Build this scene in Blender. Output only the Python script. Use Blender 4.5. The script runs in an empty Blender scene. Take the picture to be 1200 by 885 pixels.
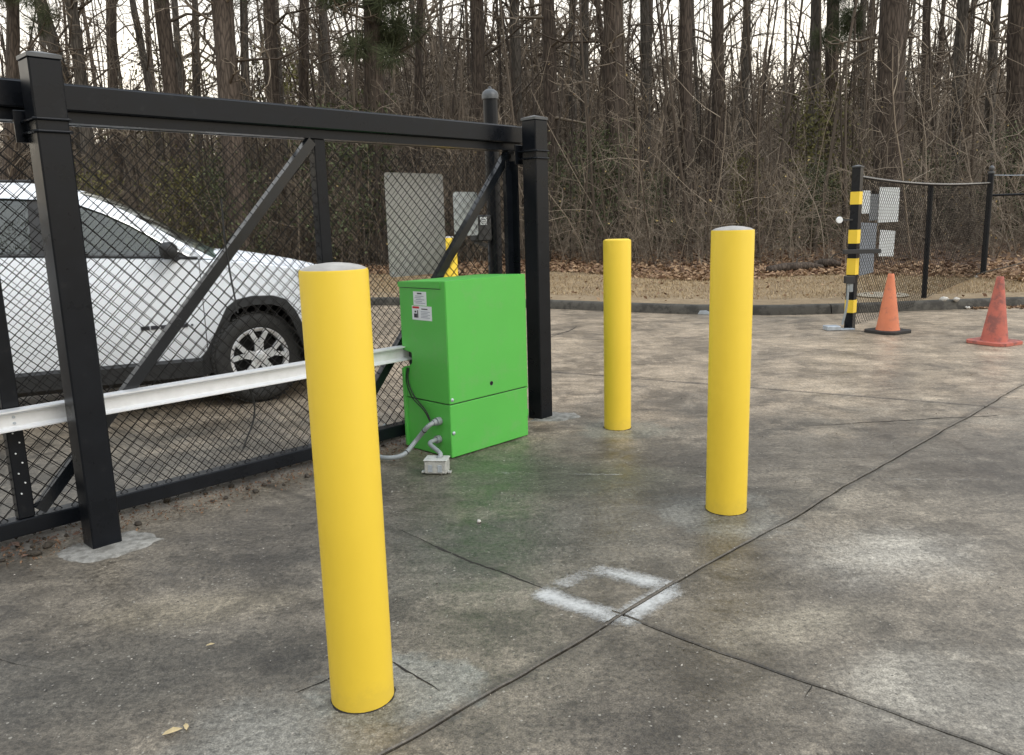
import bpy, math, random
import numpy as np
from mathutils import Vector, Matrix
random.seed(7); rng = np.random.default_rng(7)
scene = bpy.context.scene; COL = scene.collection
R = math.radians

# ------------------------------------------------------------------ camera
CAM_H = 1.35
cam = bpy.data.objects.new('camera', bpy.data.cameras.new('camera')); COL.objects.link(cam)
th, ro = R(11.0), R(1.6)
F = Vector((0, math.cos(th), -math.sin(th))); R0 = Vector((1, 0, 0)); U0 = Vector((0, math.sin(th), math.cos(th)))
CR = math.cos(ro)*R0 - math.sin(ro)*U0; CU = math.cos(ro)*U0 + math.sin(ro)*R0
m = Matrix((CR, CU, -F)).transposed().to_4x4(); m.translation = (0, 0, CAM_H)
cam.matrix_world = m
cam.data.sensor_width = 36; cam.data.lens = 942/1200*36
cam.data.clip_start = 0.05; cam.data.clip_end = 1500
scene.camera = cam
# ------------------------------------------------------------------ world and sun
SUN_EL, SUN_AZ = 42, 128          # azimuth clockwise from +Y (view direction): behind and right of the camera
w = bpy.data.worlds.new("World"); scene.world = w; w.use_nodes = True
nt = w.node_tree; nt.nodes.clear()
out = nt.nodes.new('ShaderNodeOutputWorld')
sky = nt.nodes.new('ShaderNodeTexSky'); sky.sky_type = 'NISHITA'; sky.sun_disc = False
sky.sun_elevation = R(SUN_EL); sky.sun_rotation = R(SUN_AZ); sky.dust_density = 3.0; sky.air_density = 1.0
bg1 = nt.nodes.new('ShaderNodeBackground'); bg1.inputs[1].default_value = 0.09
nt.links.new(sky.outputs[0], bg1.inputs[0])
# thin overcast over the whole sky, soft cloud mottling
tc = nt.nodes.new('ShaderNodeTexCoord'); nz = nt.nodes.new('ShaderNodeTexNoise'); nz.inputs['Scale'].default_value = 4.5; nz.inputs['Detail'].default_value = 5
nt.links.new(tc.outputs['Generated'], nz.inputs['Vector'])
cr = nt.nodes.new('ShaderNodeValToRGB')
cr.color_ramp.elements[0].position = .36; cr.color_ramp.elements[0].color = (.78, .80, .83, 1)
cr.color_ramp.elements[1].position = .58; cr.color_ramp.elements[1].color = (1.0, 1.0, 1.0, 1)
nt.links.new(nz.outputs['Fac'], cr.inputs[0])
bg2 = nt.nodes.new('ShaderNodeBackground'); bg2.inputs[1].default_value = 1.6
sz = nt.nodes.new('ShaderNodeSeparateXYZ'); nt.links.new(tc.outputs['Generated'], sz.inputs[0])
gr_ = nt.nodes.new('ShaderNodeValToRGB'); e_ = gr_.color_ramp.elements       # warm evening horizon, cooler overhead, same all round
e_[0].position = 0.0; e_[0].color = (1.0, .85, .63, 1); e_[1].position = 1.0; e_[1].color = (.80, .89, 1.0, 1)
m_e = e_.new(.28); m_e.color = (1.0, .95, .86, 1); nt.links.new(sz.outputs[2], gr_.inputs[0])
mm_ = nt.nodes.new('ShaderNodeMix'); mm_.data_type = 'RGBA'; mm_.blend_type = 'MULTIPLY'; mm_.inputs[0].default_value = 1
nt.links.new(gr_.outputs[0], mm_.inputs[6]); nt.links.new(cr.outputs[0], mm_.inputs[7]); nt.links.new(mm_.outputs[2], bg2.inputs[0])
mx = nt.nodes.new('ShaderNodeMixShader'); mx.inputs[0].default_value = .80
nt.links.new(bg1.outputs[0], mx.inputs[1]); nt.links.new(bg2.outputs[0], mx.inputs[2]); nt.links.new(mx.outputs[0], out.inputs[0])
sl = bpy.data.lights.new('sun', 'SUN'); sl.energy = 0.9; sl.angle = R(35); sl.color = (1, .97, .92)
so = bpy.data.objects.new('sun', sl); COL.objects.link(so)
sd = Vector((math.sin(R(SUN_AZ))*math.cos(R(SUN_EL)), math.cos(R(SUN_AZ))*math.cos(R(SUN_EL)), math.sin(R(SUN_EL))))
so.rotation_euler = sd.to_track_quat('Z', 'Y').to_euler(); so.location = (0, 0, 30)
scene.view_settings.view_transform = 'Standard'; scene.view_settings.look = 'None'
scene.view_settings.exposure = 0.38; scene.view_settings.gamma = 1.0
scene.cycles.max_bounces = 6; scene.cycles.transparent_max_bounces = 16

# ------------------------------------------------------------------ materials
def nodes(mt):
    mt.use_nodes = True; t = mt.node_tree; return t, t.nodes['Principled BSDF']
def lin(a, b, t, k=None): t.links.new(a, b)
def noise(t, scale, detail=6, rough=.6, vec=None, dist=0):
    n = t.nodes.new('ShaderNodeTexNoise'); n.inputs['Scale'].default_value = scale; n.inputs['Detail'].default_value = detail
    n.inputs['Roughness'].default_value = rough; n.inputs['Distortion'].default_value = dist
    if vec is not None: t.links.new(vec, n.inputs['Vector'])
    return n
def ramp(t, fac, *st):
    r = t.nodes.new('ShaderNodeValToRGB'); e = r.color_ramp.elements
    while len(e) < len(st): e.new(.5)
    for i, (p, c) in enumerate(st):
        e[i].position = p; e[i].color = (c, c, c, 1) if isinstance(c, (int, float)) else (*c, 1)
    t.links.new(fac, r.inputs[0]); return r
def mixc(t, fac, a, b, mode='MIX'):
    n = t.nodes.new('ShaderNodeMix'); n.data_type = 'RGBA'; n.blend_type = mode
    for k, v in ((0, fac), (6, a), (7, b)):
        s = n.inputs[k]
        if isinstance(v, (int, float)): s.default_value = v if k == 0 else (v, v, v, 1)
        elif isinstance(v, tuple): s.default_value = (*v, 1)
        else: t.links.new(v, s)
    return n.outputs[2]
def math_(t, op, a, b=None, c=None):
    n = t.nodes.new('ShaderNodeMath'); n.operation = op
    for s, v in zip(n.inputs, (a, b, c)):
        if v is None: continue
        if isinstance(v, (int, float)): s.default_value = v
        else: t.links.new(v, s)
    return n.outputs[0]
def bump(t, b, h, strength, dist=.01):
    n = t.nodes.new('ShaderNodeBump'); n.inputs['Strength'].default_value = strength; n.inputs['Distance'].default_value = dist
    t.links.new(h, n.inputs['Height']); t.links.new(n.outputs[0], b.inputs['Normal']); return n
def wpos(t):
    return t.nodes.new('ShaderNodeNewGeometry').outputs['Position']
def simple(name, c, rough=.5, metal=0, var=.12, scale=12, bmp=.05, spec=.5, dirt=None):
    mt = bpy.data.materials.new(name); t, b = nodes(mt)
    tcn = t.nodes.new('ShaderNodeTexCoord').outputs['Object']
    n1 = noise(t, scale, vec=tcn)
    c0 = tuple(v*(1-var) for v in c); c1 = tuple(min(1, v*(1+var)) for v in c)
    r = ramp(t, n1.outputs['Fac'], (.3, c0), (.7, c1)); col = r.outputs[0]
    if dirt:
        n2 = noise(t, dirt[1], 8, .7, tcn); rr = ramp(t, n2.outputs['Fac'], (dirt[2], 0), (dirt[2]+.12, dirt[3]))
        col = mixc(t, rr.outputs[0], col, dirt[0])
    t.links.new(col, b.inputs['Base Color']); b.inputs['Metallic'].default_value = metal
    r2 = ramp(t, n1.outputs['Fac'], (.2, max(0, rough-.08)), (.8, min(1, rough+.08))); t.links.new(r2.outputs[0], b.inputs['Roughness'])
    b.inputs['Specular IOR Level'].default_value = spec
    if bmp:
        n3 = noise(t, scale*6, 4, .6, tcn); bump(t, b, n3.outputs['Fac'], bmp, .003)
    return mt
M = {}
M['black'] = simple('black_powder_coat', (.006, .0075, .0105), .30, 0, .2, 7, .06, .22, dirt=((.03, .03, .029), 14, .60, .4))
M['blackworn'] = simple('worn_black_coat', (.007, .009, .012), .22, 0, .2, 9, .04, .42, dirt=((.20, .22, .24), 34, .63, .35))
M['wire'] = simple('black_vinyl_wire', (.010, .010, .011), .45, 0, .1, 5, 0, .25)
M['blackplastic'] = simple('black_plastic', (.022, .023, .024), .55, 0, .15, 20, .1)
M['yellow'] = simple('yellow_paint', (.80, .57, .05), .42, 0, .02, 3, .05, .35, dirt=((.60, .44, .09), 5, .66, .2))
ty_ = M['yellow'].node_tree; by_ = ty_.nodes['Principled BSDF']; old = by_.inputs['Base Color'].links[0].from_socket
oc = ty_.nodes.new('ShaderNodeTexCoord').outputs['Object']; sz_ = ty_.nodes.new('ShaderNodeSeparateXYZ'); ty_.links.new(oc, sz_.inputs[0])
ng = noise(ty_, 14, 9, .75, oc); hz = math_(ty_, 'MULTIPLY_ADD', ng.outputs['Fac'], -.22, math_(ty_, 'ADD', sz_.outputs[2], .085))
gm = ramp(ty_, hz, (.0, .12), (.03, .04), (.07, 0)); c1_ = mixc(ty_, gm.outputs[0], old, (.20, .17, .09))
ns_ = noise(ty_, 42, 6, .8, oc); sc_ = ramp(ty_, ns_.outputs['Fac'], (.72, 0), (.75, .4)); c2_ = mixc(ty_, sc_.outputs[0], c1_, (.36, .29, .10)); ty_.links.new(c2_, by_.inputs['Base Color'])
M['cap'] = simple('concrete_cap', (.36, .35, .33), .8, 0, .2, 20, .3)
M['capmetal'] = simple('grey_post_cap', (.075, .08, .085), .40, .2, .2, 12, .05)
M['green'] = simple('green_powder_coat', (.095, .46, .075), .42, 0, .03, 4, .08, dirt=((.16, .40, .13), 6, .52, .35))
M['alu'] = simple('aluminium', (.74, .76, .78), .38, .25, .05, 30, .05, .5, dirt=((.50, .51, .52), 16, .62, .4))
M['galv'] = simple('galvanised_steel', (.42, .47, .52), .45, .4, .15, 25, .05)
M['conduit'] = simple('grey_conduit', (.26, .29, .30), .5, 0, .1, 20, .05)
M['jbox'] = simple('grey_junction_box', (.42, .43, .41), .55, 0, .15, 25, .05, dirt=((.12, .12, .11), 20, .55, .6))
M['white'] = simple('white_label', (.72, .76, .78), .4, 0, .05, 20, 0)
M['red'] = simple('red_print', (.5, .02, .03), .4, 0, .05, 20, 0)
M['blackprint'] = simple('black_print', (.03, .03, .04), .5, 0, .05, 20, 0)
M['greyprint'] = simple('grey_print', (.28, .31, .38), .5, 0, .05, 20, 0)
M['signback'] = simple('bare_sign_back', (.36, .36, .35), .45, .25, .08, 4, .02)
M['signlight'] = simple('pale_sign_back', (.62, .66, .68), .5, .1, .06, 5, .02)
M['signdark'] = simple('dim_sign_back', (.14, .155, .17), .55, .1, .1, 5, .02)
M['signblue'] = simple('blue_grey_sign_back', (.20, .225, .26), .55, .1, .1, 5, .02)
M['cone'] = simple('faded_orange_plastic', (.60, .20, .105), .6, 0, .10, 5, .1, .3, dirt=((.30, .13, .10), 12, .54, .5))
M['cone2'] = simple('dirty_orange_plastic', (.46, .135, .10), .65, 0, .16, 5, .1, .3, dirt=((.17, .085, .08), 8, .46, .7))
M['rubber'] = simple('black_rubber', (.022, .021, .02), .75, 0, .2, 15, .1)
M['tyre'] = simple('tyre_rubber', (.028, .028, .027), .8, 0, .2, 12, .1)
M['rim'] = simple('bright_alloy', (.74, .75, .77), .28, .35, .08, 10, 0)
M['carwhite'] = simple('white_car_paint', (.84, .88, .93), .38, 0, .01, 2, 0); 
M['carwhite'].node_tree.nodes['Principled BSDF'].inputs['Coat Weight'].default_value = .35; M['carwhite'].node_tree.nodes['Principled BSDF'].inputs['Coat Roughness'].default_value = .12
M['chrome'] = simple('satin_chrome', (.75, .76, .77), .15, 1, .03, 10, 0)
M['cladding'] = simple('black_cladding', (.02, .021, .022), .6, 0, .1, 14, .1)
M['seat'] = simple('dark_seat_fabric', (.03, .03, .032), .8, 0, .1, 14, .1)
M['well'] = simple('wheel_well_dark', (.008, .008, .008), .9, 0, .1, 14, 0)
M['leafpale'] = simple('pale_dry_leaf', (.50, .40, .22), .7, 0, .2, 30, .1)
M['leafbrown'] = simple('brown_dry_leaf', (.13, .075, .05), .7, 0, .35, 30, .1)
M['clod'] = simple('dark_soil_clod', (.05, .042, .033), .9, 0, .4, 40, .5)
M['kerb2'] = simple('tan_concrete_lid', (.34, .30, .23), .9, 0, .3, 12, .3)
M['pebble'] = simple('pale_pebble', (.5, .48, .44), .8, 0, .2, 40, .3)
M['freshcrete'] = simple('pale_concrete_collar', (.27, .265, .245), .9, 0, .3, 30, .8, dirt=((.12, .115, .10), 16, .48, .7))
# tinted window glass
g = bpy.data.materials.new('tinted_glass'); t, b = nodes(g); t.nodes.remove(b)
o_ = t.nodes['Material Output']; tr = t.nodes.new('ShaderNodeBsdfTransparent'); tr.inputs[0].default_value = (.50, .60, .55, 1)
gl = t.nodes.new('ShaderNodeBsdfGlossy'); gl.inputs['Roughness'].default_value = .03; gl.inputs[0].default_value = (.9, .95, .95, 1)
fr = t.nodes.new('ShaderNodeFresnel'); fr.inputs[0].default_value = 1.55
nn = noise(t, 7, 3, .5, t.nodes.new('ShaderNodeTexCoord').outputs['Object']); bp = t.nodes.new('ShaderNodeBump'); bp.inputs['Strength'].default_value = .10; bp.inputs['Distance'].default_value = .02
t.links.new(nn.outputs['Fac'], bp.inputs['Height']); t.links.new(bp.outputs[0], gl.inputs['Normal'])
ms = t.nodes.new('ShaderNodeMixShader'); f2 = math_(t, 'MULTIPLY_ADD', fr.outputs[0], 1.0, .06)
t.links.new(f2, ms.inputs[0]); t.links.new(tr.outputs[0], ms.inputs[1]); t.links.new(gl.outputs[0], ms.inputs[2]); t.links.new(ms.outputs[0], o_.inputs[0])
M['glass'] = g
def tinted(name, c0, c1, rough=.85, trans=0, scale=3.0):
    """material whose colour is c0..c1 picked by the per-vertex 'tint' attribute"""
    mt = bpy.data.materials.new(name); t, b = nodes(mt)
    a = t.nodes.new('ShaderNodeAttribute'); a.attribute_name = 'tint'
    col = mixc(t, a.outputs['Fac'], c0, c1)
    t.links.new(col, b.inputs['Base Color']); b.inputs['Roughness'].default_value = rough; b.inputs['Specular IOR Level'].default_value = .2
    return mt
M['twig'] = tinted('brush_twigs', (.050, .038, .029), (.35, .295, .23))
M['fartwig'] = tinted('far_wood_twigs', (.070, .056, .044), (.20, .165, .128))
M['needle'] = tinted('evergreen_leaves', (.035, .045, .022), (.10, .115, .06))
M['olive'] = tinted('olive_leaves', (.05, .05, .02), (.16, .15, .06))
M['deadleaf'] = tinted('dead_leaves', (.12, .066, .042), (.42, .29, .18))
M['hangleaf'] = tinted('pale_hanging_leaves', (.26, .17, .07), (.55, .44, .20))
M['sapling'] = tinted('sapling_bark', (.035, .028, .023), (.14, .115, .09))
M['grit'] = tinted('pale_grit', (.09, .085, .075), (.46, .43, .38))
M['drygrass'] = tinted('dry_grass', (.20, .145, .080), (.52, .395, .24))
def bark(name, c0, c1):
    mt = bpy.data.materials.new(name); t, b = nodes(mt)
    mp = t.nodes.new('ShaderNodeMapping'); mp.inputs['Scale'].default_value = (1, 1, .16)
    t.links.new(t.nodes.new('ShaderNodeTexCoord').outputs['Object'], mp.inputs[0])
    v = t.nodes.new('ShaderNodeTexVoronoi'); v.feature = 'DISTANCE_TO_EDGE'; v.inputs['Scale'].default_value = 16; t.links.new(mp.outputs[0], v.inputs['Vector'])
    n = noise(t, 9, 8, .7, mp.outputs[0]); r1 = ramp(t, n.outputs['Fac'], (.3, c0), (.7, c1))
    r2 = ramp(t, v.outputs['Distance'], (0, .45), (.18, 1))
    t.links.new(mixc(t, 1, r1.outputs[0], r2.outputs[0], 'MULTIPLY'), b.inputs['Base Color'])
    b.inputs['Roughness'].default_value = .9; b.inputs['Specular IOR Level'].default_value = .2
    bump(t, b, v.outputs['Distance'], .8, .04); return mt
M['bark'] = bark('pine_bark', (.050, .040, .033), (.135, .108, .088))
M['barkgrey'] = bark('grey_bark', (.060, .053, .046), (.155, .138, .118))

# ---- concrete with stains at fixed places on the lot
def concrete():
    mt = bpy.data.materials.new('stained_concrete'); t, b = nodes(mt); P = wpos(t)
    n1 = noise(t, .9, 8, .62, P, .4); n2 = noise(t, 4.5, 9, .72, P, .6); n3 = noise(t, 55, 5, .7, P); n4 = noise(t, 190, 2, .5, P)
    base = ramp(t, n1.outputs['Fac'], (.30, (.070, .061, .050)), (.46, (.120, .107, .088)), (.60, (.175, .156, .128)), (.76, (.24, .215, .175))).outputs[0]
    m2 = ramp(t, n2.outputs['Fac'], (.33, .62), (.5, .98), (.67, 1.36)).outputs[0]
    col = mixc(t, 1, base, m2, 'MULTIPLY')
    sep = t.nodes.new('ShaderNodeSeparateXYZ'); t.links.new(P, sep.inputs[0]); X, Y = sep.outputs[0], sep.outputs[1]
    nb = noise(t, 2.6, 7, .65, P); nbv = math_(t, 'MULTIPLY_ADD', nb.outputs['Fac'], 1.5, -.75)
    nf = noise(t, 14, 7, .75, P); nfv = math_(t, 'MULTIPLY_ADD', nf.outputs['Fac'], .9, -.45)
    def blob(cx, cy, rx, ry, ang=0, soft=.7, fine=1):
        c, s = math.cos(R(ang)), math.sin(R(ang))
        dx = math_(t, 'SUBTRACT', X, cx); dy = math_(t, 'SUBTRACT', Y, cy)
        u = math_(t, 'MULTIPLY_ADD', dx, c/rx, math_(t, 'MULTIPLY', dy, s/rx)); v = math_(t, 'MULTIPLY_ADD', dx, -s/ry, math_(t, 'MULTIPLY', dy, c/ry))
        d = math_(t, 'SQRT', math_(t, 'ADD', math_(t, 'MULTIPLY', u, u), math_(t, 'MULTIPLY', v, v)))
        d = math_(t, 'ADD', math_(t, 'ADD', d, nbv), math_(t, 'MULTIPLY', nfv, fine))
        mr = t.nodes.new('ShaderNodeMapRange'); mr.interpolation_type = 'SMOOTHSTEP'
        t.links.new(d, mr.inputs[0]); mr.inputs[1].default_value = 1+soft*.5; mr.inputs[2].default_value = 1-soft; return mr.outputs[0]
    def stain(col, b_, c, k):
        return mixc(t, math_(t, 'MULTIPLY', b_, k), col, c)
    # far part of the lot, its sunset sky sheen painted in as tan
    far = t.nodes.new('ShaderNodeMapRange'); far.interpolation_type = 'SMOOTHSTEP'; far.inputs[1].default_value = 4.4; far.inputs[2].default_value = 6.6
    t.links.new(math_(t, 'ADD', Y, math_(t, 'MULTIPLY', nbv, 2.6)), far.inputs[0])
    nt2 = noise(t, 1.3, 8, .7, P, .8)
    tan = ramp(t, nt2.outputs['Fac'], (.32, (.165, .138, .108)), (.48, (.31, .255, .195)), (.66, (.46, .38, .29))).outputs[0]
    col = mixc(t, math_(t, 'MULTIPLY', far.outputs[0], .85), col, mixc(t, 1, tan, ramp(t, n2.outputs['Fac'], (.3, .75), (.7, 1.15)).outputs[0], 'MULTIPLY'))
    col = stain(col, blob(.05, 4.15, .9, .42, -10), (.052, .062, .043), .8)      # dark green tinge before the operator box
    col = stain(col, blob(-.75, 3.5, 1.0, .5, 35), (.066, .060, .053), .7)
    col = stain(col, blob(.1, 3.3, .9, .5, 20), (.072, .073, .068), .65)
    col = stain(col, blob(-1.6, 2.2, 1.2, .35, 10), (.060, .058, .052), .65)
    col = stain(col, blob(.35, 1.95, .35, .25, 0), (.066, .058, .049), .7)
    col = stain(col, blob(1.15, 3.75, .5, .22, -20), (.058, .055, .048), .7)
    col = stain(col, blob(1.25, 2.75, .25, .16, 20), (.068, .062, .055), .6)
    col = stain(col, blob(-1.17, 2.72, .38, .14, 8), (.25, .22, .165), .6)       # tan wear patch
    col = stain(col, blob(-.66, 1.86, .26, .30, 20), (.22, .222, .208), .75)      # grey skim round the near bollard
    col = stain(col, blob(-.38, 2.17, .24, .20, 0, .25), (.20, .208, .198), .75)
    col = stain(col, blob(.95, 3.50, .30, .30, 0, .35), (.18, .186, .178), .65)
    col = stain(col, blob(.70, 5.08, .28, .26, 0, .4), (.20, .205, .18), .6)
    col = stain(col, blob(1.50, 3.02, .40, .24, 15, .9), (.40, .39, .36), .62)    # pale lime blooms
    col = stain(col, blob(1.12, 2.12, .30, .16, 40, .9), (.33, .315, .28), .75)
    col = stain(col, blob(1.45, 2.0, .42, .22, 30, .9), (.34, .325, .29), .75)
    col = stain(col, blob(.95, 2.48, .28, .12, 20, .9), (.28, .255, .205), .6)
    col = stain(col, blob(1.9, 4.5, 1.2, .5, 10, .9), (.085, .075, .063), .5)
    # aggregate speckle
    sp = ramp(t, n3.outputs['Fac'], (.34, .50), (.5, 1.0), (.68, 1.55)).outputs[0]; col = mixc(t, 1, col, sp, 'MULTIPLY')
    col = mixc(t, 1, col, ramp(t, n4.outputs['Fac'], (.36, .72), (.5, 1.0), (.64, 1.3)).outputs[0], 'MULTIPLY')
    ne = noise(t, 1.7, 12, .72, P, .3); col = mixc(t, 1, col, ramp(t, ne.outputs['Fac'], (.40, .66), (.455, .72), (.475, 1.0), (.56, 1.0), (.58, 1.14)).outputs[0], 'MULTIPLY')
    nd = noise(t, 7, 12, .8, P, .2); col = mixc(t, 1, col, ramp(t, nd.outputs['Fac'], (.34, .55), (.385, 1.0), (.62, 1.0), (.66, 1.25)).outputs[0], 'MULTIPLY')
    col = mixc(t, 1, col, (1.03, 1.0, .945), 'MULTIPLY')
    def joint_stain(col, ax, ay, bx, by, w, k):        # grime gathered along the joints
        l = math.hypot(bx-ax, by-ay); dd = math_(t, 'ABSOLUTE', math_(t, 'MULTIPLY_ADD', math_(t, 'SUBTRACT', X, ax), -(by-ay)/l, math_(t, 'MULTIPLY', math_(t, 'SUBTRACT', Y, ay), (bx-ax)/l)))
        mr = t.nodes.new('ShaderNodeMapRange'); mr.interpolation_type = 'SMOOTHSTEP'; t.links.new(math_(t, 'MULTIPLY_ADD', nfv, w*1.2, dd), mr.inputs[0]); mr.inputs[1].default_value = w; mr.inputs[2].default_value = 0
        return mixc(t, math_(t, 'MULTIPLY', mr.outputs[0], k), col, (.045, .04, .033))
    col = joint_stain(col, -.3, 1.93, 1.74, 3.92, .045, .62); col = joint_stain(col, -.35, 3.23, 1.22, 1.79, .035, .5); col = joint_stain(col, 1.72, 6.35, 3.21, 5.46, .05, .6)
    n5 = noise(t, 16, 8, .8, P, .5); col = mixc(t, 1, col, ramp(t, n5.outputs['Fac'], (.34, .78), (.5, 1.0), (.64, 1.2)).outputs[0], 'MULTIPLY')
    mpx = t.nodes.new('ShaderNodeMapping'); mpx.inputs['Rotation'].default_value = (0, 0, R(12)); mpx.inputs['Scale'].default_value = (1, 5, 1); t.links.new(P, mpx.inputs[0])
    n6 = noise(t, 2.2, 4, .55, mpx.outputs[0], .6); col = mixc(t, 1, col, ramp(t, n6.outputs['Fac'], (.36, .88), (.64, 1.14)).outputs[0], 'MULTIPLY')
    vo = t.nodes.new('ShaderNodeTexVoronoi'); vo.inputs['Scale'].default_value = 60; t.links.new(P, vo.inputs['Vector'])
    sepc = t.nodes.new('ShaderNodeSeparateColor'); t.links.new(vo.outputs['Color'], sepc.inputs[0])
    chip = math_(t, 'LESS_THAN', vo.outputs['Distance'], math_(t, 'MULTIPLY', math_(t, 'SUBTRACT', math_(t, 'MULTIPLY', sepc.outputs[0], math_(t, 'MULTIPLY_ADD', n2.outputs['Fac'], .5, .75)), .80), 1.3))
    col = mixc(t, math_(t, 'MULTIPLY', chip, .6), col, (.38, .36, .31))
    chd = math_(t, 'MULTIPLY', math_(t, 'LESS_THAN', vo.outputs['Distance'], .22), math_(t, 'LESS_THAN', sepc.outputs[0], .07))
    col = mixc(t, math_(t, 'MULTIPLY', chd, .7), col, (.03, .028, .025))
    t.links.new(col, b.inputs['Base Color'])
    rr = ramp(t, n2.outputs['Fac'], (.3, .26), (.7, .58)); t.links.new(rr.outputs[0], b.inputs['Roughness'])
    hgt = math_(t, 'ADD', math_(t, 'MULTIPLY', n3.outputs['Fac'], 1.0), math_(t, 'ADD', math_(t, 'MULTIPLY', n4.outputs['Fac'], .35), math_(t, 'MULTIPLY', n2.outputs['Fac'], 1.6)))
    bump(t, b, hgt, .32, .006)
    return mt
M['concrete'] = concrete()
M['kerb'] = simple('weathered_kerb', (.085, .079, .066), .85, 0, .4, 5, .5, dirt=((.028, .026, .022), 5, .44, .9))
M['jointdirt'] = simple('joint_dirt', (.02, .018, .015), .95, 0, .3, 30, .3)
def ground_mat(name, a, b_, c, sc):
    mt = bpy.data.materials.new(name); t, b = nodes(mt); P = wpos(t)
    n = noise(t, sc, 9, .75, P); r = ramp(t, n.outputs['Fac'], (.3, a), (.5, b_), (.7, c)); t.links.new(r.outputs[0], b.inputs['Base Color'])
    b.inputs['Roughness'].default_value = .95; bump(t, b, noise(t, sc*6, 6, .7, P).outputs['Fac'], .8, .03); return mt
M['verge'] = ground_mat('dry_turf', (.17, .125, .075), (.27, .20, .12), (.36, .28, .175), 4)
M['litter'] = ground_mat('leaf_litter', (.06, .038, .027), (.13, .082, .055), (.21, .14, .095), 3)

# ------------------------------------------------------------------ helpers
def tag(o, label=None, cat=None, group=None, kind=None):
    if label: o['label'] = label
    if cat: o['category'] = cat
    if group: o['group'] = group
    if kind: o['kind'] = kind
    return o
def empty(name, loc=(0, 0, 0), rz=0, label=None, cat=None, group=None, kind=None):
    o = bpy.data.objects.new(name, None); COL.objects.link(o); o.location = loc; o.rotation_euler = (0, 0, rz); o.empty_display_size = .1
    return tag(o, label, cat, group, kind)
def link(name, me, parent=None):
    o = bpy.data.objects.new(name, me); COL.objects.link(o)
    if parent: o.parent = parent
    return o
def copy_tree(o, parent=None, loc=None, rz=None, scale=None):
    c = o.copy(); COL.objects.link(c)
    if parent: c.parent = parent
    if loc is not None: c.location = loc
    if rz is not None: c.rotation_euler = (0, 0, rz)
    if scale is not None: c.scale = scale
    for ch in list(o.children): copy_tree(ch, c)
    return c
def bulk(name, V, Fc, mat, parent=None, tint=None, smooth=False):
    me = bpy.data.meshes.new(name); V = np.ascontiguousarray(V, dtype=np.float32); Fc = np.ascontiguousarray(Fc, dtype=np.int32)
    k = Fc.shape[1]; me.vertices.add(len(V)); me.vertices.foreach_set('co', V.ravel())
    me.loops.add(Fc.size); me.loops.foreach_set('vertex_index', Fc.ravel())
    me.polygons.add(len(Fc)); me.polygons.foreach_set('loop_start', np.arange(0, Fc.size, k, dtype=np.int32))
    if tint is not None:
        a = me.attributes.new('tint', 'FLOAT', 'POINT'); a.data.foreach_set('value', np.ascontiguousarray(tint, dtype=np.float32))
    me.update(calc_edges=True)
    if smooth: me.shade_smooth()
    me.materials.append(mat); return link(name, me, parent)
def tubes(P, rad, sides=3, tint=None, ra=None, rb=None):
    """P (N,K,3), rad (N,K) -> verts, quads, per-vertex tint"""
    N, K, _ = P.shape
    if ra is None:
        d = P[:, -1]-P[:, 0]; d /= (np.linalg.norm(d, axis=1, keepdims=True)+1e-9)
        ref = np.where(np.abs(d[:, 2:3]) > .8, np.array([[1., .1, 0]]), np.array([[0, 0.1, 1.]]))
        ra = np.cross(d, ref); ra /= np.linalg.norm(ra, axis=1, keepdims=True); rb = np.cross(d, ra)
    ang = np.arange(sides)*2*np.pi/sides
    ring = ra[:, None, None, :]*np.cos(ang)[None, None, :, None]+rb[:, None, None, :]*np.sin(ang)[None, None, :, None]
    V = P[:, :, None, :]+ring*rad[:, :, None, None]
    idx = np.arange(N*K*sides).reshape(N, K, sides); nx = np.roll(idx, -1, axis=2)
    Q = np.stack([idx[:, :-1], nx[:, :-1], nx[:, 1:], idx[:, 1:]], -1).reshape(-1, 4)
    tv = None if tint is None else np.repeat(tint, K*sides)
    return V.reshape(-1, 3), Q, tv
def merge(parts):
    Vs, Fs, Ts, off = [], [], [], 0
    for V, Q, T in parts:
        Vs.append(V); Fs.append(Q+off); off += len(V); Ts.append(T if T is not None else np.zeros(len(V)))
    return np.concatenate(Vs), np.concatenate(Fs), np.concatenate(Ts)

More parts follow.
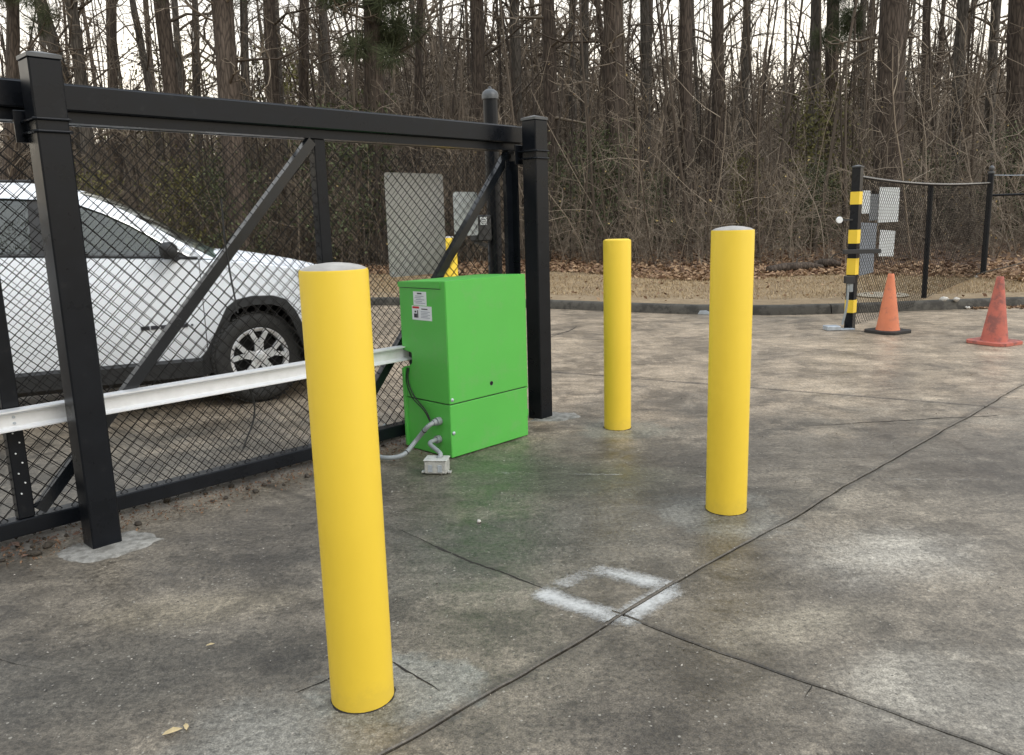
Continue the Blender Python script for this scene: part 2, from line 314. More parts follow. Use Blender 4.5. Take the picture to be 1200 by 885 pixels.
class MB:
    """collects shapes in one mesh"""
    def __init__(s, frame=None): s.v = []; s.f = []; s.fr = frame
    def add(s, vs, fs):
        o = len(s.v)
        s.v += [tuple(s.fr(*v)) if s.fr else tuple(v) for v in vs]; s.f += [tuple(i+o for i in f) for f in fs]; return s
    def box(s, x0, x1, y0, y1, z0, z1, b=0):
        if b <= 0:
            vs = [(x, y, z) for z in (z0, z1) for y in (y0, y1) for x in (x0, x1)]
            return s.add(vs, [(0, 2, 3, 1), (4, 5, 7, 6), (0, 1, 5, 4), (2, 6, 7, 3), (0, 4, 6, 2), (1, 3, 7, 5)])
        c = Vector(((x0+x1)/2, (y0+y1)/2, (z0+z1)/2)); h = Vector(((x1-x0)/2, (y1-y0)/2, (z1-z0)/2)); vs = []
        for sx in (-1, 1):
            for sy in (-1, 1):
                for sz in (-1, 1):
                    vs.append((c.x+sx*h.x, c.y+sy*(h.y-b), c.z+sz*(h.z-b)))
                    vs.append((c.x+sx*(h.x-b), c.y+sy*h.y, c.z+sz*(h.z-b)))
                    vs.append((c.x+sx*(h.x-b), c.y+sy*(h.y-b), c.z+sz*h.z))
        def I(sx, sy, sz, k): return ((sx > 0)*4+(sy > 0)*2+(sz > 0))*3+k
        fs = []
        for k, (a_, b_) in enumerate(((1, 2), (0, 2), (0, 1))):
            for sg in (-1, 1):
                q = []
                for p, r_ in ((-1, -1), (1, -1), (1, 1), (-1, 1)):
                    q_ = [0, 0, 0]; q_[k] = sg; q_[a_] = p; q_[b_] = r_; q.append(I(*q_, k))
                fs.append(tuple(q))
        for k, (a_, b_) in enumerate(((1, 2), (0, 2), (0, 1))):     # edges running along axis k
            for p in (-1, 1):
                for r_ in (-1, 1):
                    q = []
                    for sg, kk in ((-1, a_), (1, a_), (1, b_), (-1, b_)):
                        q_ = [0, 0, 0]; q_[k] = sg; q_[a_] = p; q_[b_] = r_; q.append(I(*q_, kk))
                    fs.append(tuple(q))
        for sx in (-1, 1):
            for sy in (-1, 1):
                for sz in (-1, 1): fs.append(tuple(I(sx, sy, sz, k) for k in range(3)))
        return s.add(vs, fs)
    def tube(s, pts, r, n=8, caps=True):
        pts = [Vector(p) for p in pts]; vs = []; fs = []; rs = r if isinstance(r, (list, tuple)) else [r]*len(pts)
        d0 = (pts[1]-pts[0]).normalized(); up = Vector((0, 0, 1)) if abs(d0.z) < .9 else Vector((1, 0, 0)); a = d0.cross(up).normalized()
        for i, p in enumerate(pts):
            d = (pts[min(i+1, len(pts)-1)]-pts[max(i-1, 0)]).normalized(); a = (a-d*a.dot(d)).normalized(); b_ = d.cross(a)
            for j in range(n):
                an = 2*math.pi*j/n; vs.append(tuple(p+(a*math.cos(an)+b_*math.sin(an))*rs[i]))
        for i in range(len(pts)-1):
            for j in range(n): fs.append((i*n+j, i*n+(j+1) % n, (i+1)*n+(j+1) % n, (i+1)*n+j))
        if caps: fs.append(tuple(range(n))[::-1]); fs.append(tuple((len(pts)-1)*n+j for j in range(n)))
        return s.add(vs, fs)
    def lathe(s, prof, n=32, cx=0, cy=0, axis='z', z0=0, cap=True):
        vs = []; fs = []
        for r, z in prof:
            for j in range(n):
                an = 2*math.pi*j/n; c, q = r*math.cos(an), r*math.sin(an)
                vs.append((cx+c, cy+q, z0+z) if axis == 'z' else (cx+c, cy+z, z0+q))
        k = len(prof)
        for i in range(k-1):
            for j in range(n): fs.append((i*n+j, i*n+(j+1) % n, (i+1)*n+(j+1) % n, (i+1)*n+j))
        if cap: fs.append(tuple(range(n))[::-1]); fs.append(tuple((k-1)*n+j for j in range(n)))
        return s.add(vs, fs)
    def bar(s, a, b_, wd, ht, up=(0, 1, 0)):
        """rectangular bar from a to b_: wd across 'up' plane, ht along 'up'"""
        a, b_ = Vector(a), Vector(b_); d = (b_-a).normalized(); u = Vector(up); u = (u-d*u.dot(d)).normalized(); q = d.cross(u)
        vs = [tuple(p+q*wd/2*i+u*ht/2*j) for p in (a, b_) for i, j in ((-1, -1), (1, -1), (1, 1), (-1, 1))]
        return s.add(vs, [(3, 2, 1, 0), (4, 5, 6, 7), (0, 1, 5, 4), (1, 2, 6, 5), (2, 3, 7, 6), (3, 0, 4, 7)])
    def prism(s, poly, a0, a1, axis=0):
        """polygon extruded along axis; poly coordinates are the other two axes in order"""
        n = len(poly); vs = []
        for a in (a0, a1):
            for p, q in poly: vs.append((a, p, q) if axis == 0 else (p, a, q) if axis == 1 else (p, q, a))
        return s.add(vs, [tuple(range(n))[::-1], tuple(range(n, 2*n))]+[(i, (i+1) % n, (i+1) % n+n, i+n) for i in range(n)])
    def grid(s, rows):
        """rows: list of equal-length lists of points"""
        k = len(rows[0]); return s.add([p for r in rows for p in r], [(i*k+j, i*k+j+1, (i+1)*k+j+1, (i+1)*k+j) for i in range(len(rows)-1) for j in range(k-1)])
    def build(s, name, mat, parent=None, smooth=None, fix=True):
        me = bpy.data.meshes.new(name); me.from_pydata(s.v, [], s.f); me.validate()
        if fix:
            import bmesh
            bm = bmesh.new(); bm.from_mesh(me); bmesh.ops.recalc_face_normals(bm, faces=bm.faces); bm.to_mesh(me); bm.free()
        if smooth: me.shade_smooth(); me.set_sharp_from_angle(angle=R(smooth))
        me.materials.append(mat); return link(name, me, parent)

# ================================================================== THE SETTING
from mathutils import noise as mn
KX = [-40, -16, -9, -5, -2.4, -.5, .63, 1.3, 2.4, 3.5, 4.65, 5.9, 7.2, 10, 16, 45]
KY = [24, 17.4, 15.5, 14.5, 13.8, 13.15, 12.45, 11.98, 11.27, 10.84, 10.80, 10.93, 11.0, 11.0, 10.7, 10]
def kerb_y(x): return np.interp(x, KX, KY)
BX = [-40, -16, -5, 0, 2, 3.5, 5, 6.5, 7.7, 9, 16, 45]; BD = [5, 5, 5.5, 6, 5.8, 5.2, 5.0, 4.2, 3.0, .7, .4, .4]
def verge_d(x): return np.interp(x, BX, BD)
def ground_z(x, y):
    x = np.asarray(x, float); y = np.asarray(y, float); d = np.maximum(0, y-kerb_y(x)-.16)
    z = .118+.012*d+.075*np.maximum(0, d-5)**1.03*np.where(d < 45, 1, 45/np.maximum(d, 1))
    z = z+.10*np.clip((x-5.5)/2.5, 0, 1)*np.clip(d/2, 0, 1)
    return z+.05*np.sin(x*.9+1)*np.sin(y*.7)*np.clip((d-4)/3, 0, 1)
# sub-base under everything, out to the horizon
gb = MB(); gb.add([(-700, -300, -.06), (700, -300, -.06), (700, 900, -.06), (-700, 900, -.06)], [(0, 1, 2, 3)])
tag(gb.build('ground', M['jointdirt']), kind='structure')

# ---- concrete slabs, joints recessed
pav = empty('concrete_pavement', kind='structure')
def clip(poly, p, n, off):
    res = []
    for i in range(len(poly)):
        a, b_ = poly[i], poly[(i+1) % len(poly)]
        da = (a[0]-p[0])*n[0]+(a[1]-p[1])*n[1]-off; db = (b_[0]-p[0])*n[0]+(b_[1]-p[1])*n[1]-off
        if da >= 0: res.append(a)
        if da*db < 0: k = da/(da-db); res.append((a[0]+(b_[0]-a[0])*k, a[1]+(b_[1]-a[1])*k))
    return res
def cut(polys, a, b_, gap, only=None):
    dx, dy = b_[0]-a[0], b_[1]-a[1]; l = math.hypot(dx, dy); n = (-dy/l, dx/l); res = []
    for q in polys:
        if only and not only(q): res.append(q); continue
        p1 = clip(q, a, n, gap/2); p2 = clip(q, a, (-n[0], -n[1]), gap/2)
        for p_ in (p1, p2):
            if len(p_) > 2: res.append(p_)
    return res
def cen(q): return (sum(p[0] for p in q)/len(q), sum(p[1] for p in q)/len(q))
polys = [[(-20, -9), (20, -9), (20, 19.5), (-20, 19.5)]]
polys = cut(polys, (-.3, 1.93), (1.74, 3.92), .010)                                  # long diagonal joint
above = lambda q: cen(q)[1] > cen(q)[0]+2.2
polys = cut(polys, (-.35, 3.23), (1.22, 1.79), .008, lambda q: not above(q))          # cross joint
polys = cut(polys, (1.72, 6.35), (3.21, 5.46), .011, lambda q: above(q) and cen(q)[1] > 2)
polys = cut(polys, (.81, 10.0), (2.85, 8.2), .015, lambda q: above(q) and cen(q)[1] > 7)
polys = cut(polys, (2.6, 6.23), (3.4, 7.07), .008, lambda q: above(q) and 5.5 < cen(q)[1] < 11 and cen(q)[0] > -8 and cen(q)[1]+.7*cen(q)[0] > 6)
polys = cut(polys, (-5.5, 2.2), (-2.0, 5.9), .006, lambda q: above(q) and cen(q)[0] < 0)
polys = cut(polys, (1.78, 1.35), (4.1, 3.7), .008, lambda q: not above(q))
polys = cut(polys, (3.6, 5.65), (5.4, 4.05), .008, lambda q: not above(q) and cen(q)[1] > 1)
for q in polys:
    pts = []
    for i in range(len(q)):
        a, b_ = q[i], q[(i+1) % len(q)]; l = math.hypot(b_[0]-a[0], b_[1]-a[1]); k = max(1, int(l/(.03 if l < 9 else .05)))
        for j in range(k): pts.append((a[0]+(b_[0]-a[0])*j/k, a[1]+(b_[1]-a[1])*j/k))
    pp = []
    for x, y in pts:
        w1 = mn.noise_vector(Vector((x*1.7, y*1.7, 0)))*.018+mn.noise_vector(Vector((x*6, y*6, 3)))*.007
        w2 = mn.noise_vector(Vector((x*55, y*55, 5.+cen(q)[0])))*.0022
        pp.append((x+w1.x+w2.x, y+w1.y+w2.y))
    n = len(pp); c = cen(pp)
    inn = []
    for i, (x, y) in enumerate(pp):
        a, b_ = pp[i-1], pp[(i+1) % n]; dx, dy = b_[0]-a[0], b_[1]-a[1]; l = math.hypot(dx, dy) or 1
        inn.append((x-dy/l*.004, y+dx/l*.004))
    vs = [(x, y, 0) for x, y in inn]+[(x, y, -.004) for x, y in pp]+[(x, y, -.055) for x, y in pp]
    fs = [tuple(range(n))]+[(i, i+n, (i+1) % n+n, (i+1) % n) for i in range(n)]+[(i+n, i+2*n, (i+1) % n+2*n, (i+1) % n+n) for i in range(n)]
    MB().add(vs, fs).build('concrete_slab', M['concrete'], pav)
# cracks: thin dark slivers following a wandering line
def crack(pts, wd=.004, z=.0016):
    P = [];
    for (a, b_) in zip(pts[:-1], pts[1:]):
        l = math.hypot(b_[0]-a[0], b_[1]-a[1]); k = max(2, int(l/.025))
        for j in range(k): P.append((a[0]+(b_[0]-a[0])*j/k, a[1]+(b_[1]-a[1])*j/k))
    P.append(pts[-1]); vs = []; fs = []
    for i, (x, y) in enumerate(P):
        v = mn.noise_vector(Vector((x*6, y*6, 9)))*.02+mn.noise_vector(Vector((x*30, y*30, 2)))*.005
        a, b_ = P[max(i-1, 0)], P[min(i+1, len(P)-1)]; dx, dy = b_[0]-a[0], b_[1]-a[1]; l = math.hypot(dx, dy) or 1
        ww = wd*(.35+.9*abs(mn.noise(Vector((x*14, y*14, 1)))*1.8))*min(1, 4*min(i, len(P)-1-i)/len(P)+.1)
        vs += [(x+v.x-dy/l*ww, y+v.y+dx/l*ww, z), (x+v.x+dy/l*ww, y+v.y-dx/l*ww, z)]
    for i in range(len(P)-1): fs.append((2*i, 2*i+1, 2*i+3, 2*i+2))
    MB().add(vs, fs).build('crack', M['jointdirt'], pav)
crack([(.335, 2.575), (.04, 2.845), (-.36, 3.24), (-.55, 3.45)], .0045); crack([(1.86, 5.01), (2.4, 5.08), (3.4, 5.18)], .006); crack([(-.67, 2.16), (-.57, 2.25)], .004); crack([(-.42, 2.32), (-.33, 2.24), (-.23, 2.14)], .004)
crack([(.43, 9.3), (.75, 9.9), (.85, 10.3)], .014); crack([(.75, 9.9), (.3, 9.3), (-.3, 9.1)], .014); crack([(.85, 2.13), (.80, 2.06)], .002)
crack([(-.6, 7.4), (.4, 7.1), (1.6, 6.55)], .005); crack([(-3.0, 2.4), (-2.2, 2.55), (-1.4, 2.3)], .002)

# ---- kerb
kb = empty('concrete_kerb', kind='structure')
xs = np.linspace(-19, 19, 400); kp = np.stack([xs, kerb_y(xs)], 1)
for _ in range(14): kp[1:-1] = (kp[:-2]+kp[2:]+2*kp[1:-1])/4
cum = np.concatenate([[0], np.cumsum(np.linalg.norm(np.diff(kp, axis=0), axis=1))])
def kat(s):
    p = np.array([np.interp(s, cum, kp[:, 0]), np.interp(s, cum, kp[:, 1])]); q = np.array([np.interp(s+.05, cum, kp[:, 0]), np.interp(s+.05, cum, kp[:, 1])])-p
    q /= np.linalg.norm(q); return p, np.array([-q[1], q[0]])
s0 = .3
while s0 < cum[-1]-3.2:
    rows = []
    for s in np.linspace(s0, s0+3.03, 24):
        p, nn_ = kat(s); j = .004*mn.noise(Vector((s*3, 0, 0)))
        rows.append([(p[0]+nn_[0]*o, p[1]+nn_[1]*o, z+(j if z > 0 else 0)) for o, z in ((-.01, -.05), (0+j, .02), (.022+j, .095), (.035, .117), (.055, .125), (.155, .125), (.16, .0))])
    mb = MB().grid(rows); k = 7; L_ = len(mb.v)
    mb.f += [tuple(range(k)), tuple(range(L_-k, L_))[::-1]]; mb.build('kerb_section', M['kerb'], kb, 50); s0 += 3.045

# ---- verge and woodland floor
def sheet(name, d0, d1, nd, mat, x0=-60, x1=60, nx=240, power=1):
    xs = np.linspace(x0, x1, nx); rows = []
    for i in range(nd+1):
        f = (i/nd)**power; y = kerb_y(xs)+d0(xs)+(d1(xs)-d0(xs))*f
        rows.append(np.stack([xs, y, ground_z(xs, y)], 1))
    V = np.concatenate(rows); I = np.arange((nd+1)*nx).reshape(nd+1, nx)
    Q = np.stack([I[:-1, :-1], I[:-1, 1:], I[1:, 1:], I[1:, :-1]], -1).reshape(-1, 4)
    return tag(bulk(name, V, Q, mat, smooth=True), kind='structure')
sheet('grass_verge', lambda x: x*0+.15, lambda x: verge_d(x), 14, M['verge'])
sheet('woodland_floor', lambda x: verge_d(x), lambda x: x*0+190, 60, M['litter'], -160, 160, 320, 1.8)

# dry grass blades and leaf litter
N = 95000
x = rng.uniform(-10, 10, N); d = rng.uniform(.16, 1, N)*(verge_d(x)+.3); y = kerb_y(x)+d; z = ground_z(x, y)
an = rng.uniform(0, 2*np.pi, N); ln = rng.uniform(.03, .085, N); el = rng.uniform(.15, 1.2, N); wd = rng.uniform(.003, .006, N)
base = np.stack([x, y, z-.004], 1); dr = np.stack([np.cos(an)*np.cos(el), np.sin(an)*np.cos(el), np.sin(el)], 1); sd_ = np.stack([-np.sin(an), np.cos(an), 0*an], 1)
V = np.stack([base-sd_*wd[:, None], base+sd_*wd[:, None], base+dr*ln[:, None]], 1).reshape(-1, 3)
clump = .5+.5*np.sin(x*2.3+np.sin(y*3))*np.sin(y*2.9+x); tn = np.clip(rng.uniform(0, 1, N)*.7+.3*clump, 0, 1)
tag(bulk('dry_grass', V, np.arange(3*N).reshape(-1, 3), M['drygrass'], tint=np.repeat(tn, 3)), 'short straw coloured dormant grass on the verge behind the kerb', 'grass', kind='stuff')
def leaves(name, x, y, z, size, mat, flat=.5, label='', cat='leaves'):
    n = len(x); c = np.stack([x, y, z], 1); an = rng.uniform(0, 2*np.pi, n)
    a = np.stack([np.cos(an), np.sin(an), rng.normal(0, flat, n)], 1); a /= np.linalg.norm(a, axis=1, keepdims=True)
    r_ = rng.normal(0, 1, (n, 3)); r_[:, 2] *= flat; b_ = np.cross(a, np.cross(r_+np.array([0, 0, .01]), a)); b_ /= np.linalg.norm(b_, axis=1, keepdims=True)+1e-6
    s_ = (size*rng.uniform(.5, 1.3, n))[:, None]
    nrm = np.cross(a, b_); V = np.stack([c-a*s_, c-b_*s_*.55+nrm*s_*.15, c+a*s_, c+b_*s_*.55+nrm*s_*.2], 1).reshape(-1, 3)
    return V, np.arange(4*n).reshape(-1, 4), np.repeat(rng.uniform(0, 1, n), 4)
N = 42000; x = rng.uniform(-14, 16, N); d = verge_d(x)-.7+rng.exponential(2.4, N)+.5*np.sin(x*1.3); d = np.maximum(d, .2); y = kerb_y(x)+d; z = ground_z(x, y)+rng.uniform(0, .05, N)
p1 = leaves('', x, y, z, .055, None)
N = 1500; x = rng.uniform(-9, 9, N//2); d = rng.uniform(.2, 5, N//2); y = kerb_y(x)+d; p2 = leaves('', x, y, ground_z(x, y)+.03, .035, None)
x = rng.uniform(6.3, 12, 1600); y = kerb_y(x)-rng.exponential(.12, 1600)*np.clip((x-6)/3, .2, 1); p3 = leaves('', x, y, 0*x+.012, .03, None)
V, Q, T = merge([p1, p2, p3]); tag(bulk('leaf_litter', V, Q, M['deadleaf'], tint=T), 'brown fallen leaves along the woodland edge behind the grass', 'leaf litter', kind='stuff')

# ================================================================== WOODS
def norm(v): return v/(np.linalg.norm(v, axis=-1, keepdims=True)+1e-9)
def polyl(start, dirn, length, K, bend=.25, grav=0):
    """curved polylines (N,K,3)"""
    n = len(start); P = np.zeros((n, K, 3)); P[:, 0] = start; dcur = norm(dirn); kick = rng.normal(0, bend, (n, 3))
    for k in range(1, K):
        dcur = norm(dcur+kick/K+rng.normal(0, bend*.6, (n, 3))+np.array([0, 0, grav/K]))
        P[:, k] = P[:, k-1]+dcur*(length/(K-1))[:, None]
    return P
def sample(P, t):
    K = P.shape[1]; f = t*(K-1); i = np.minimum(f.astype(int), K-2); fr_ = (f-i)[:, None]; r_ = np.arange(len(P))
    return P[r_, i]*(1-fr_)+P[r_, i+1]*fr_, norm(P[r_, i+1]-P[r_, i])
def sprout(P, per, tmin, tmax, lenf, up, K, bend, lbase, rad, sides=3, grav=0, tip=.3, tint=(0, 1)):
    n = len(P); idx = np.repeat(np.arange(n), per); t = rng.uniform(tmin, tmax, len(idx)); s, dd = sample(P[idx], t)
    rv = rng.normal(0, 1, (len(idx), 3)); side = norm(rv-dd*np.sum(rv*dd, 1, keepdims=True)); dn = norm(side+dd*rng.uniform(.1, .9, (len(idx), 1))+np.array([0, 0, up]))
    L_ = lbase[idx]*rng.uniform(lenf[0], lenf[1], len(idx))*(1.15-.6*t); C = polyl(s, dn, L_, K, bend, grav)
    r0 = (rad[idx]*rng.uniform(.3, .6, len(idx))); rr = r0[:, None]*np.linspace(1, tip, K)[None]
    return C, rr, L_, r0
# ---- tree branch meshes shared by many trees
def branch_mesh(name, h, dia, nb, t0, t1, lf, up, mat, twigs=3, k2=5):
    trunk = np.stack([np.zeros(12), np.zeros(12), np.linspace(0, h, 12)], 1)[None]
    B, rB, LB, r0 = sprout(trunk, nb, t0, t1, lf, up, 7, .35, np.array([h]), np.array([dia*.20]))
    rB = rB*1.0; C, rC, LC, r1 = sprout(B, k2, .25, 1, (.25, .6), .1, 5, .4, LB, r0*1.1)
    D, rD, LD, r2 = sprout(C, twigs, .2, 1, (.3, .7), .05, 4, .4, LC, np.maximum(r1, .008))
    rD = np.maximum(rD, .0035)
    parts = [tubes(B, rB, 4, rng.uniform(0, .6, len(B))), tubes(C, np.maximum(rC, .004), 3, rng.uniform(0, .8, len(C))), tubes(D, rD, 3, rng.uniform(.1, 1, len(D)))]
    V, Q, T = merge(parts); o = bulk(name, V, Q, mat, tint=T); me = o.data; bpy.data.objects.remove(o); return me, C
hard_me = [branch_mesh('branches', 13, .36, 26, .13, .98, (.10, .26), .45, M['twig'], 3, 6)[0] for _ in range(4)]
pine_data = [branch_mesh('branches', 15, .45, 22, .22, .98, (.07, .17), -.02, M['twig'], 2, 4) for _ in range(4)]
def needle_mesh(C, zmin, n_per):
    pts = C[C[:, 0, 2] > zmin]
    if len(pts) == 0: return None
    s, dd = sample(np.repeat(pts, n_per, 0), rng.uniform(.3, 1, len(pts)*n_per)); s = s+rng.normal(0, .10, s.shape)
    dn = norm(dd+rng.normal(0, .8, s.shape)); P = np.stack([s, s+dn*rng.uniform(.12, .22, (len(s), 1))], 1)
    V, Q, T = tubes(P, np.tile(np.array([[.006, .002]]), (len(s), 1)), 3, rng.uniform(0, 1, len(s)))
    o = bulk('needles', V, Q, M['needle'], tint=T); me = o.data; bpy.data.objects.remove(o); return me
needle_me = [needle_mesh(C, 7.0, 60) for _, C in pine_data]
def trunk_mesh(h, dia, mat, seed):
    r_ = random.Random(seed); K = 22; P = np.zeros((1, K, 3)); zz = np.linspace(-.3, h, K); ax, ay = r_.uniform(0, 6), r_.uniform(0, 6)
    P[0, :, 2] = zz; P[0, :, 0] = .05*np.sin(zz*.55+ax)*zz/h*2; P[0, :, 1] = .05*np.sin(zz*.5+ay)*zz/h*2
    rad = dia/2*(1-.45*np.clip(zz/h, 0, 1))*(1+.45*np.exp(-np.maximum(zz, 0)*3)); V, Q, _ = tubes(P, rad[None], 12)
    V += np.array([mn.noise_vector(Vector(v)*2.2)*.035 for v in V])*min(1, dia/.4)
    o = bulk('trunk', V, Q, mat, smooth=True); me = o.data; bpy.data.objects.remove(o); return me
TREES = [(-12.97, 21, .36, .147, 'h'), (-11.1, 23, .42, -.16, 'h'), (-11.36, 22.5, .38, .018, 'h'), (-12.85, 27, .40, .086, 'h'), (-9.02, 23, .49, .003, 'p'), (-11.22, 30, .29, .053, 'h'), (-6.52, 20, .57, -.01, 'p'), (-8.74, 28, .33, .055, 'h'), (-6.7, 24, .41, .035, 'p'), (-6.16, 25, .37, .056, 'h'), (-6.6, 30, .41, .044, 'h'), (-3.49, 22, .58, .032, 'p'), (-2.94, 27, .29, .049, 'h'), (-.75, 24, .46, .014, 'p'), (.32, 27, .40, .019, 'h'), (1.26, 23, .42, -.003, 'p'), (2.43, 30, .32, .006, 'h'), (2.7, 28, .36, -.004, 'h'), (2.82, 21, .60, -.011, 'p'), (4.47, 26, .33, -.032, 'h'), (4.74, 22, .40, -.007, 'p'), (6.08, 24, .41, .006, 'h'), (8.21, 29, .34, .007, 'h'), (9.23, 25, .37, -.016, 'h'), (10.29, 26, .44, -.041, 'p'), (12.95, 30, .29, -.035, 'h'), (9.32, 20, .70, -.048, 'p'), (15.21, 30, .32, -.056, 'h'), (12.4, 23, .37, -.008, 'h'), (14.05, 24, .31, -.051, 'h'), (13.19, 21, .67, -.093, 'p')]
LAB = ['leaning bare tree at the far left edge, left of the front gate post cap',
 'bare tree leaning left whose trunk meets another right above the square gate post cap',
 'straight trunk standing against the leaning one just right of the front gate post cap',
 'slim bare trunk just right of the crossed pair beyond the front gate post',
 'stout straight pine above the windscreen of the white car',
 'thin pale trunk between the stout pine over the windscreen and the thickest left pine',
 'thickest pine trunk left of the gate centre, above the car bonnet',
 'narrow trunk immediately right of the thickest pine above the bonnet',
 'dark pine trunk above the top of the left diagonal brace',
 'bare trunk a little left of the middle gate upright',
 'pale bare trunk straight above the middle gate upright',
 'broad pine with green needle sprays above the near yellow bollard',
 'slim lone trunk above the grey sign back on the gate',
 'pine trunk just left of the domed round post',
 'bare trunk just right of the domed round post',
 'pine trunk rising behind the square gate post beside the green box',
 'thin bare trunk, left one of the close pair left of the middle bollard',
 'bare trunk, right one of the close pair left of the middle bollard',
 'thickest pine trunk behind the middle yellow bollard',
 'slim bare trunk just right of the thick pine behind the middle bollard',
 'straight pine trunk left of the right hand bollard top',
 'bare trunk directly above the right hand yellow bollard',
 'thin bare trunk just right of the right hand yellow bollard',
 'left trunk of the close pair left of the striped post',
 'pine trunk, right one of the close pair left of the striped post',
 'thin bare trunk directly above the striped black and yellow post',
 'thickest pine of the right side, behind the panels on the far fence',
 'thin trunk just right of the thickest right side pine',
 'bare trunk leaning right above the far mid fence post',
 'slim trunk above the ball capped fence post',
 'broad leaning pine trunk at the far right edge behind the right cone']
rr_ = random.Random(3)
for i, (x, y, dia, ln_, kd) in enumerate(TREES):
    h = 16 if kd == 'p' else 13; z = float(ground_z(x, y))
    rt = empty('pine_tree' if kd == 'p' else 'bare_tree', (x, y, z), 0, LAB[i], 'tree', 'tall trees at the woodland edge')
    rt.rotation_euler = (rr_.uniform(-.02, .02), math.atan(ln_), 0)
    link('trunk', trunk_mesh(h, dia, M['bark'] if kd == 'p' or i % 3 == 0 else M['barkgrey'], i), rt)
    v = i % 4; b_ = link('branches', hard_me[v] if kd == 'h' else pine_data[v][0], rt); b_['kind'] = 'stuff'; b_.rotation_euler = (0, 0, i*1.3); sc = dia/.42; b_.scale = (.85+.2*sc, .85+.2*sc, 1)
    if kd == 'p': n_ = link('needles', needle_me[v], rt); n_['kind'] = 'stuff'; n_.rotation_euler = (0, 0, i*1.3); n_.scale = b_.scale
# low hanging pine sprays on three of the edge trees
def spray_mesh():
    n = 5200; k = 16; cc = rng.normal(0, 1, (k, 3))*np.array([.55, .5, .62]); ci = rng.integers(0, k, n); s_ = cc[ci]+rng.normal(0, .10, (n, 3)); dn = norm((s_-cc[ci])+rng.normal(0, .05, (n, 3))+np.array([0, 0, -.02]))
    V, Q, T = tubes(np.stack([s_, s_+dn*.2], 1), np.tile(np.array([[.005, .002]]), (n, 1)), 3, rng.uniform(0, 1, n)); o = bulk('pine_spray', V, Q, M['needle'], tint=T); me = o.data; bpy.data.objects.remove(o); return me
SPM = spray_mesh()
for ti, dx, dz, sc in ((11, .1, 6.2, 1.15), (11, -.3, 7.6, 1.5), (0, .6, 7.4, .9), (23, .4, 6.0, 1.0), (18, -.6, 7.2, 1.0)):
    rt = [o for o in COL.objects if o.get('label') == LAB[ti]][0]; q_ = link('pine_spray', SPM, rt); q_['kind'] = 'stuff'; q_.location = (dx, -.5, dz); q_.scale = (sc,)*3; q_.rotation_euler = (0, 0, ti+dz)
# slender trees farther in
protos = []
for i in range(5):
    rt = empty('slender_tree', (0, 0, 0), 0, 'slender bare tree deep in the wood behind the edge trees', 'tree', 'slender trees deeper in the wood')
    link('trunk', trunk_mesh(12, .2+.02*i, M['barkgrey'] if i % 2 else M['bark'], 100+i), rt); b_ = link('branches', hard_me[i % 4], rt); b_['kind'] = 'stuff'; b_.scale = (.8, .8, .9); protos.append(rt)
n_ = 0
for k in range(62):
    y = rr_.uniform(24, 56); u = rr_.uniform(-.68, .70); x = u*y
    if n_ < 5: rt = protos[n_]
    else: rt = copy_tree(protos[k % 5])
    n_ += 1; sc = rr_.uniform(.6, 1.3); rt.location = (x, y, float(ground_z(x, y))); rt.rotation_euler = (rr_.uniform(-.05, .05), rr_.uniform(-.08, .08), rr_.uniform(0, 6)); rt.scale = (sc*rr_.uniform(.7, 1.2),)*2+(sc,)

# thicket of brush: stems, side branches, twigs
def thicket(name, n, ymin, ymax, ydist, hfun, mat, label, rmul=1, per=(9, 4), seed=0, u0=-.72, u1=.74):
    yy = ymin+(ymax-ymin)*rng.uniform(0, 1, n)**ydist; uu = rng.uniform(u0, u1, n); xx = uu*yy; yy = np.maximum(yy, kerb_y(xx)+verge_d(xx)+.9+rng.uniform(0, 1.5, n))
    h = hfun(uu, yy, n); st = np.stack([xx, yy, ground_z(xx, yy)-.05], 1)
    dn = norm(np.stack([rng.normal(0, .22, n), rng.normal(0, .22, n), np.ones(n)], 1)); S = polyl(st, dn, h, 7, .10); r0 = (.004+.0035*h*rng.uniform(.5, 1.5, n))*rmul
    parts = [tubes(S, r0[:, None]*np.linspace(1, .3, 7)[None], 3, rng.uniform(0, .8, n))]
    B, rB, LB, r1 = sprout(S, per[0], .08, 1, (.18, .5), .35, 5, .38, h, r0); parts.append(tubes(B, np.maximum(rB, .004*rmul), 3, rng.uniform(.1, .9, len(B))))
    if per[1]:
        C, rC, LC, r2 = sprout(B, per[1], .15, 1, (.3, .8), .15, 4, .4, LB, r1); parts.append(tubes(C, np.maximum(rC*.8, .0032*rmul), 3, rng.uniform(.1, 1, len(C))))
    V, Q, T = merge(parts); tag(bulk(name, V, Q, mat, tint=T), label, 'undergrowth', kind='stuff'); return S, B
hf1 = lambda u, y, n: rng.uniform(.6, 2.6, n)+np.where(rng.uniform(0, 1, n) < .28, rng.uniform(.8, 2.6, n), 0)
S1, B1 = thicket('brush_thicket', 1350, 16.5, 30, 1.3, hf1, M['twig'], 'tangled leafless brush and vines along the woodland edge', 1.0, (9, 4))
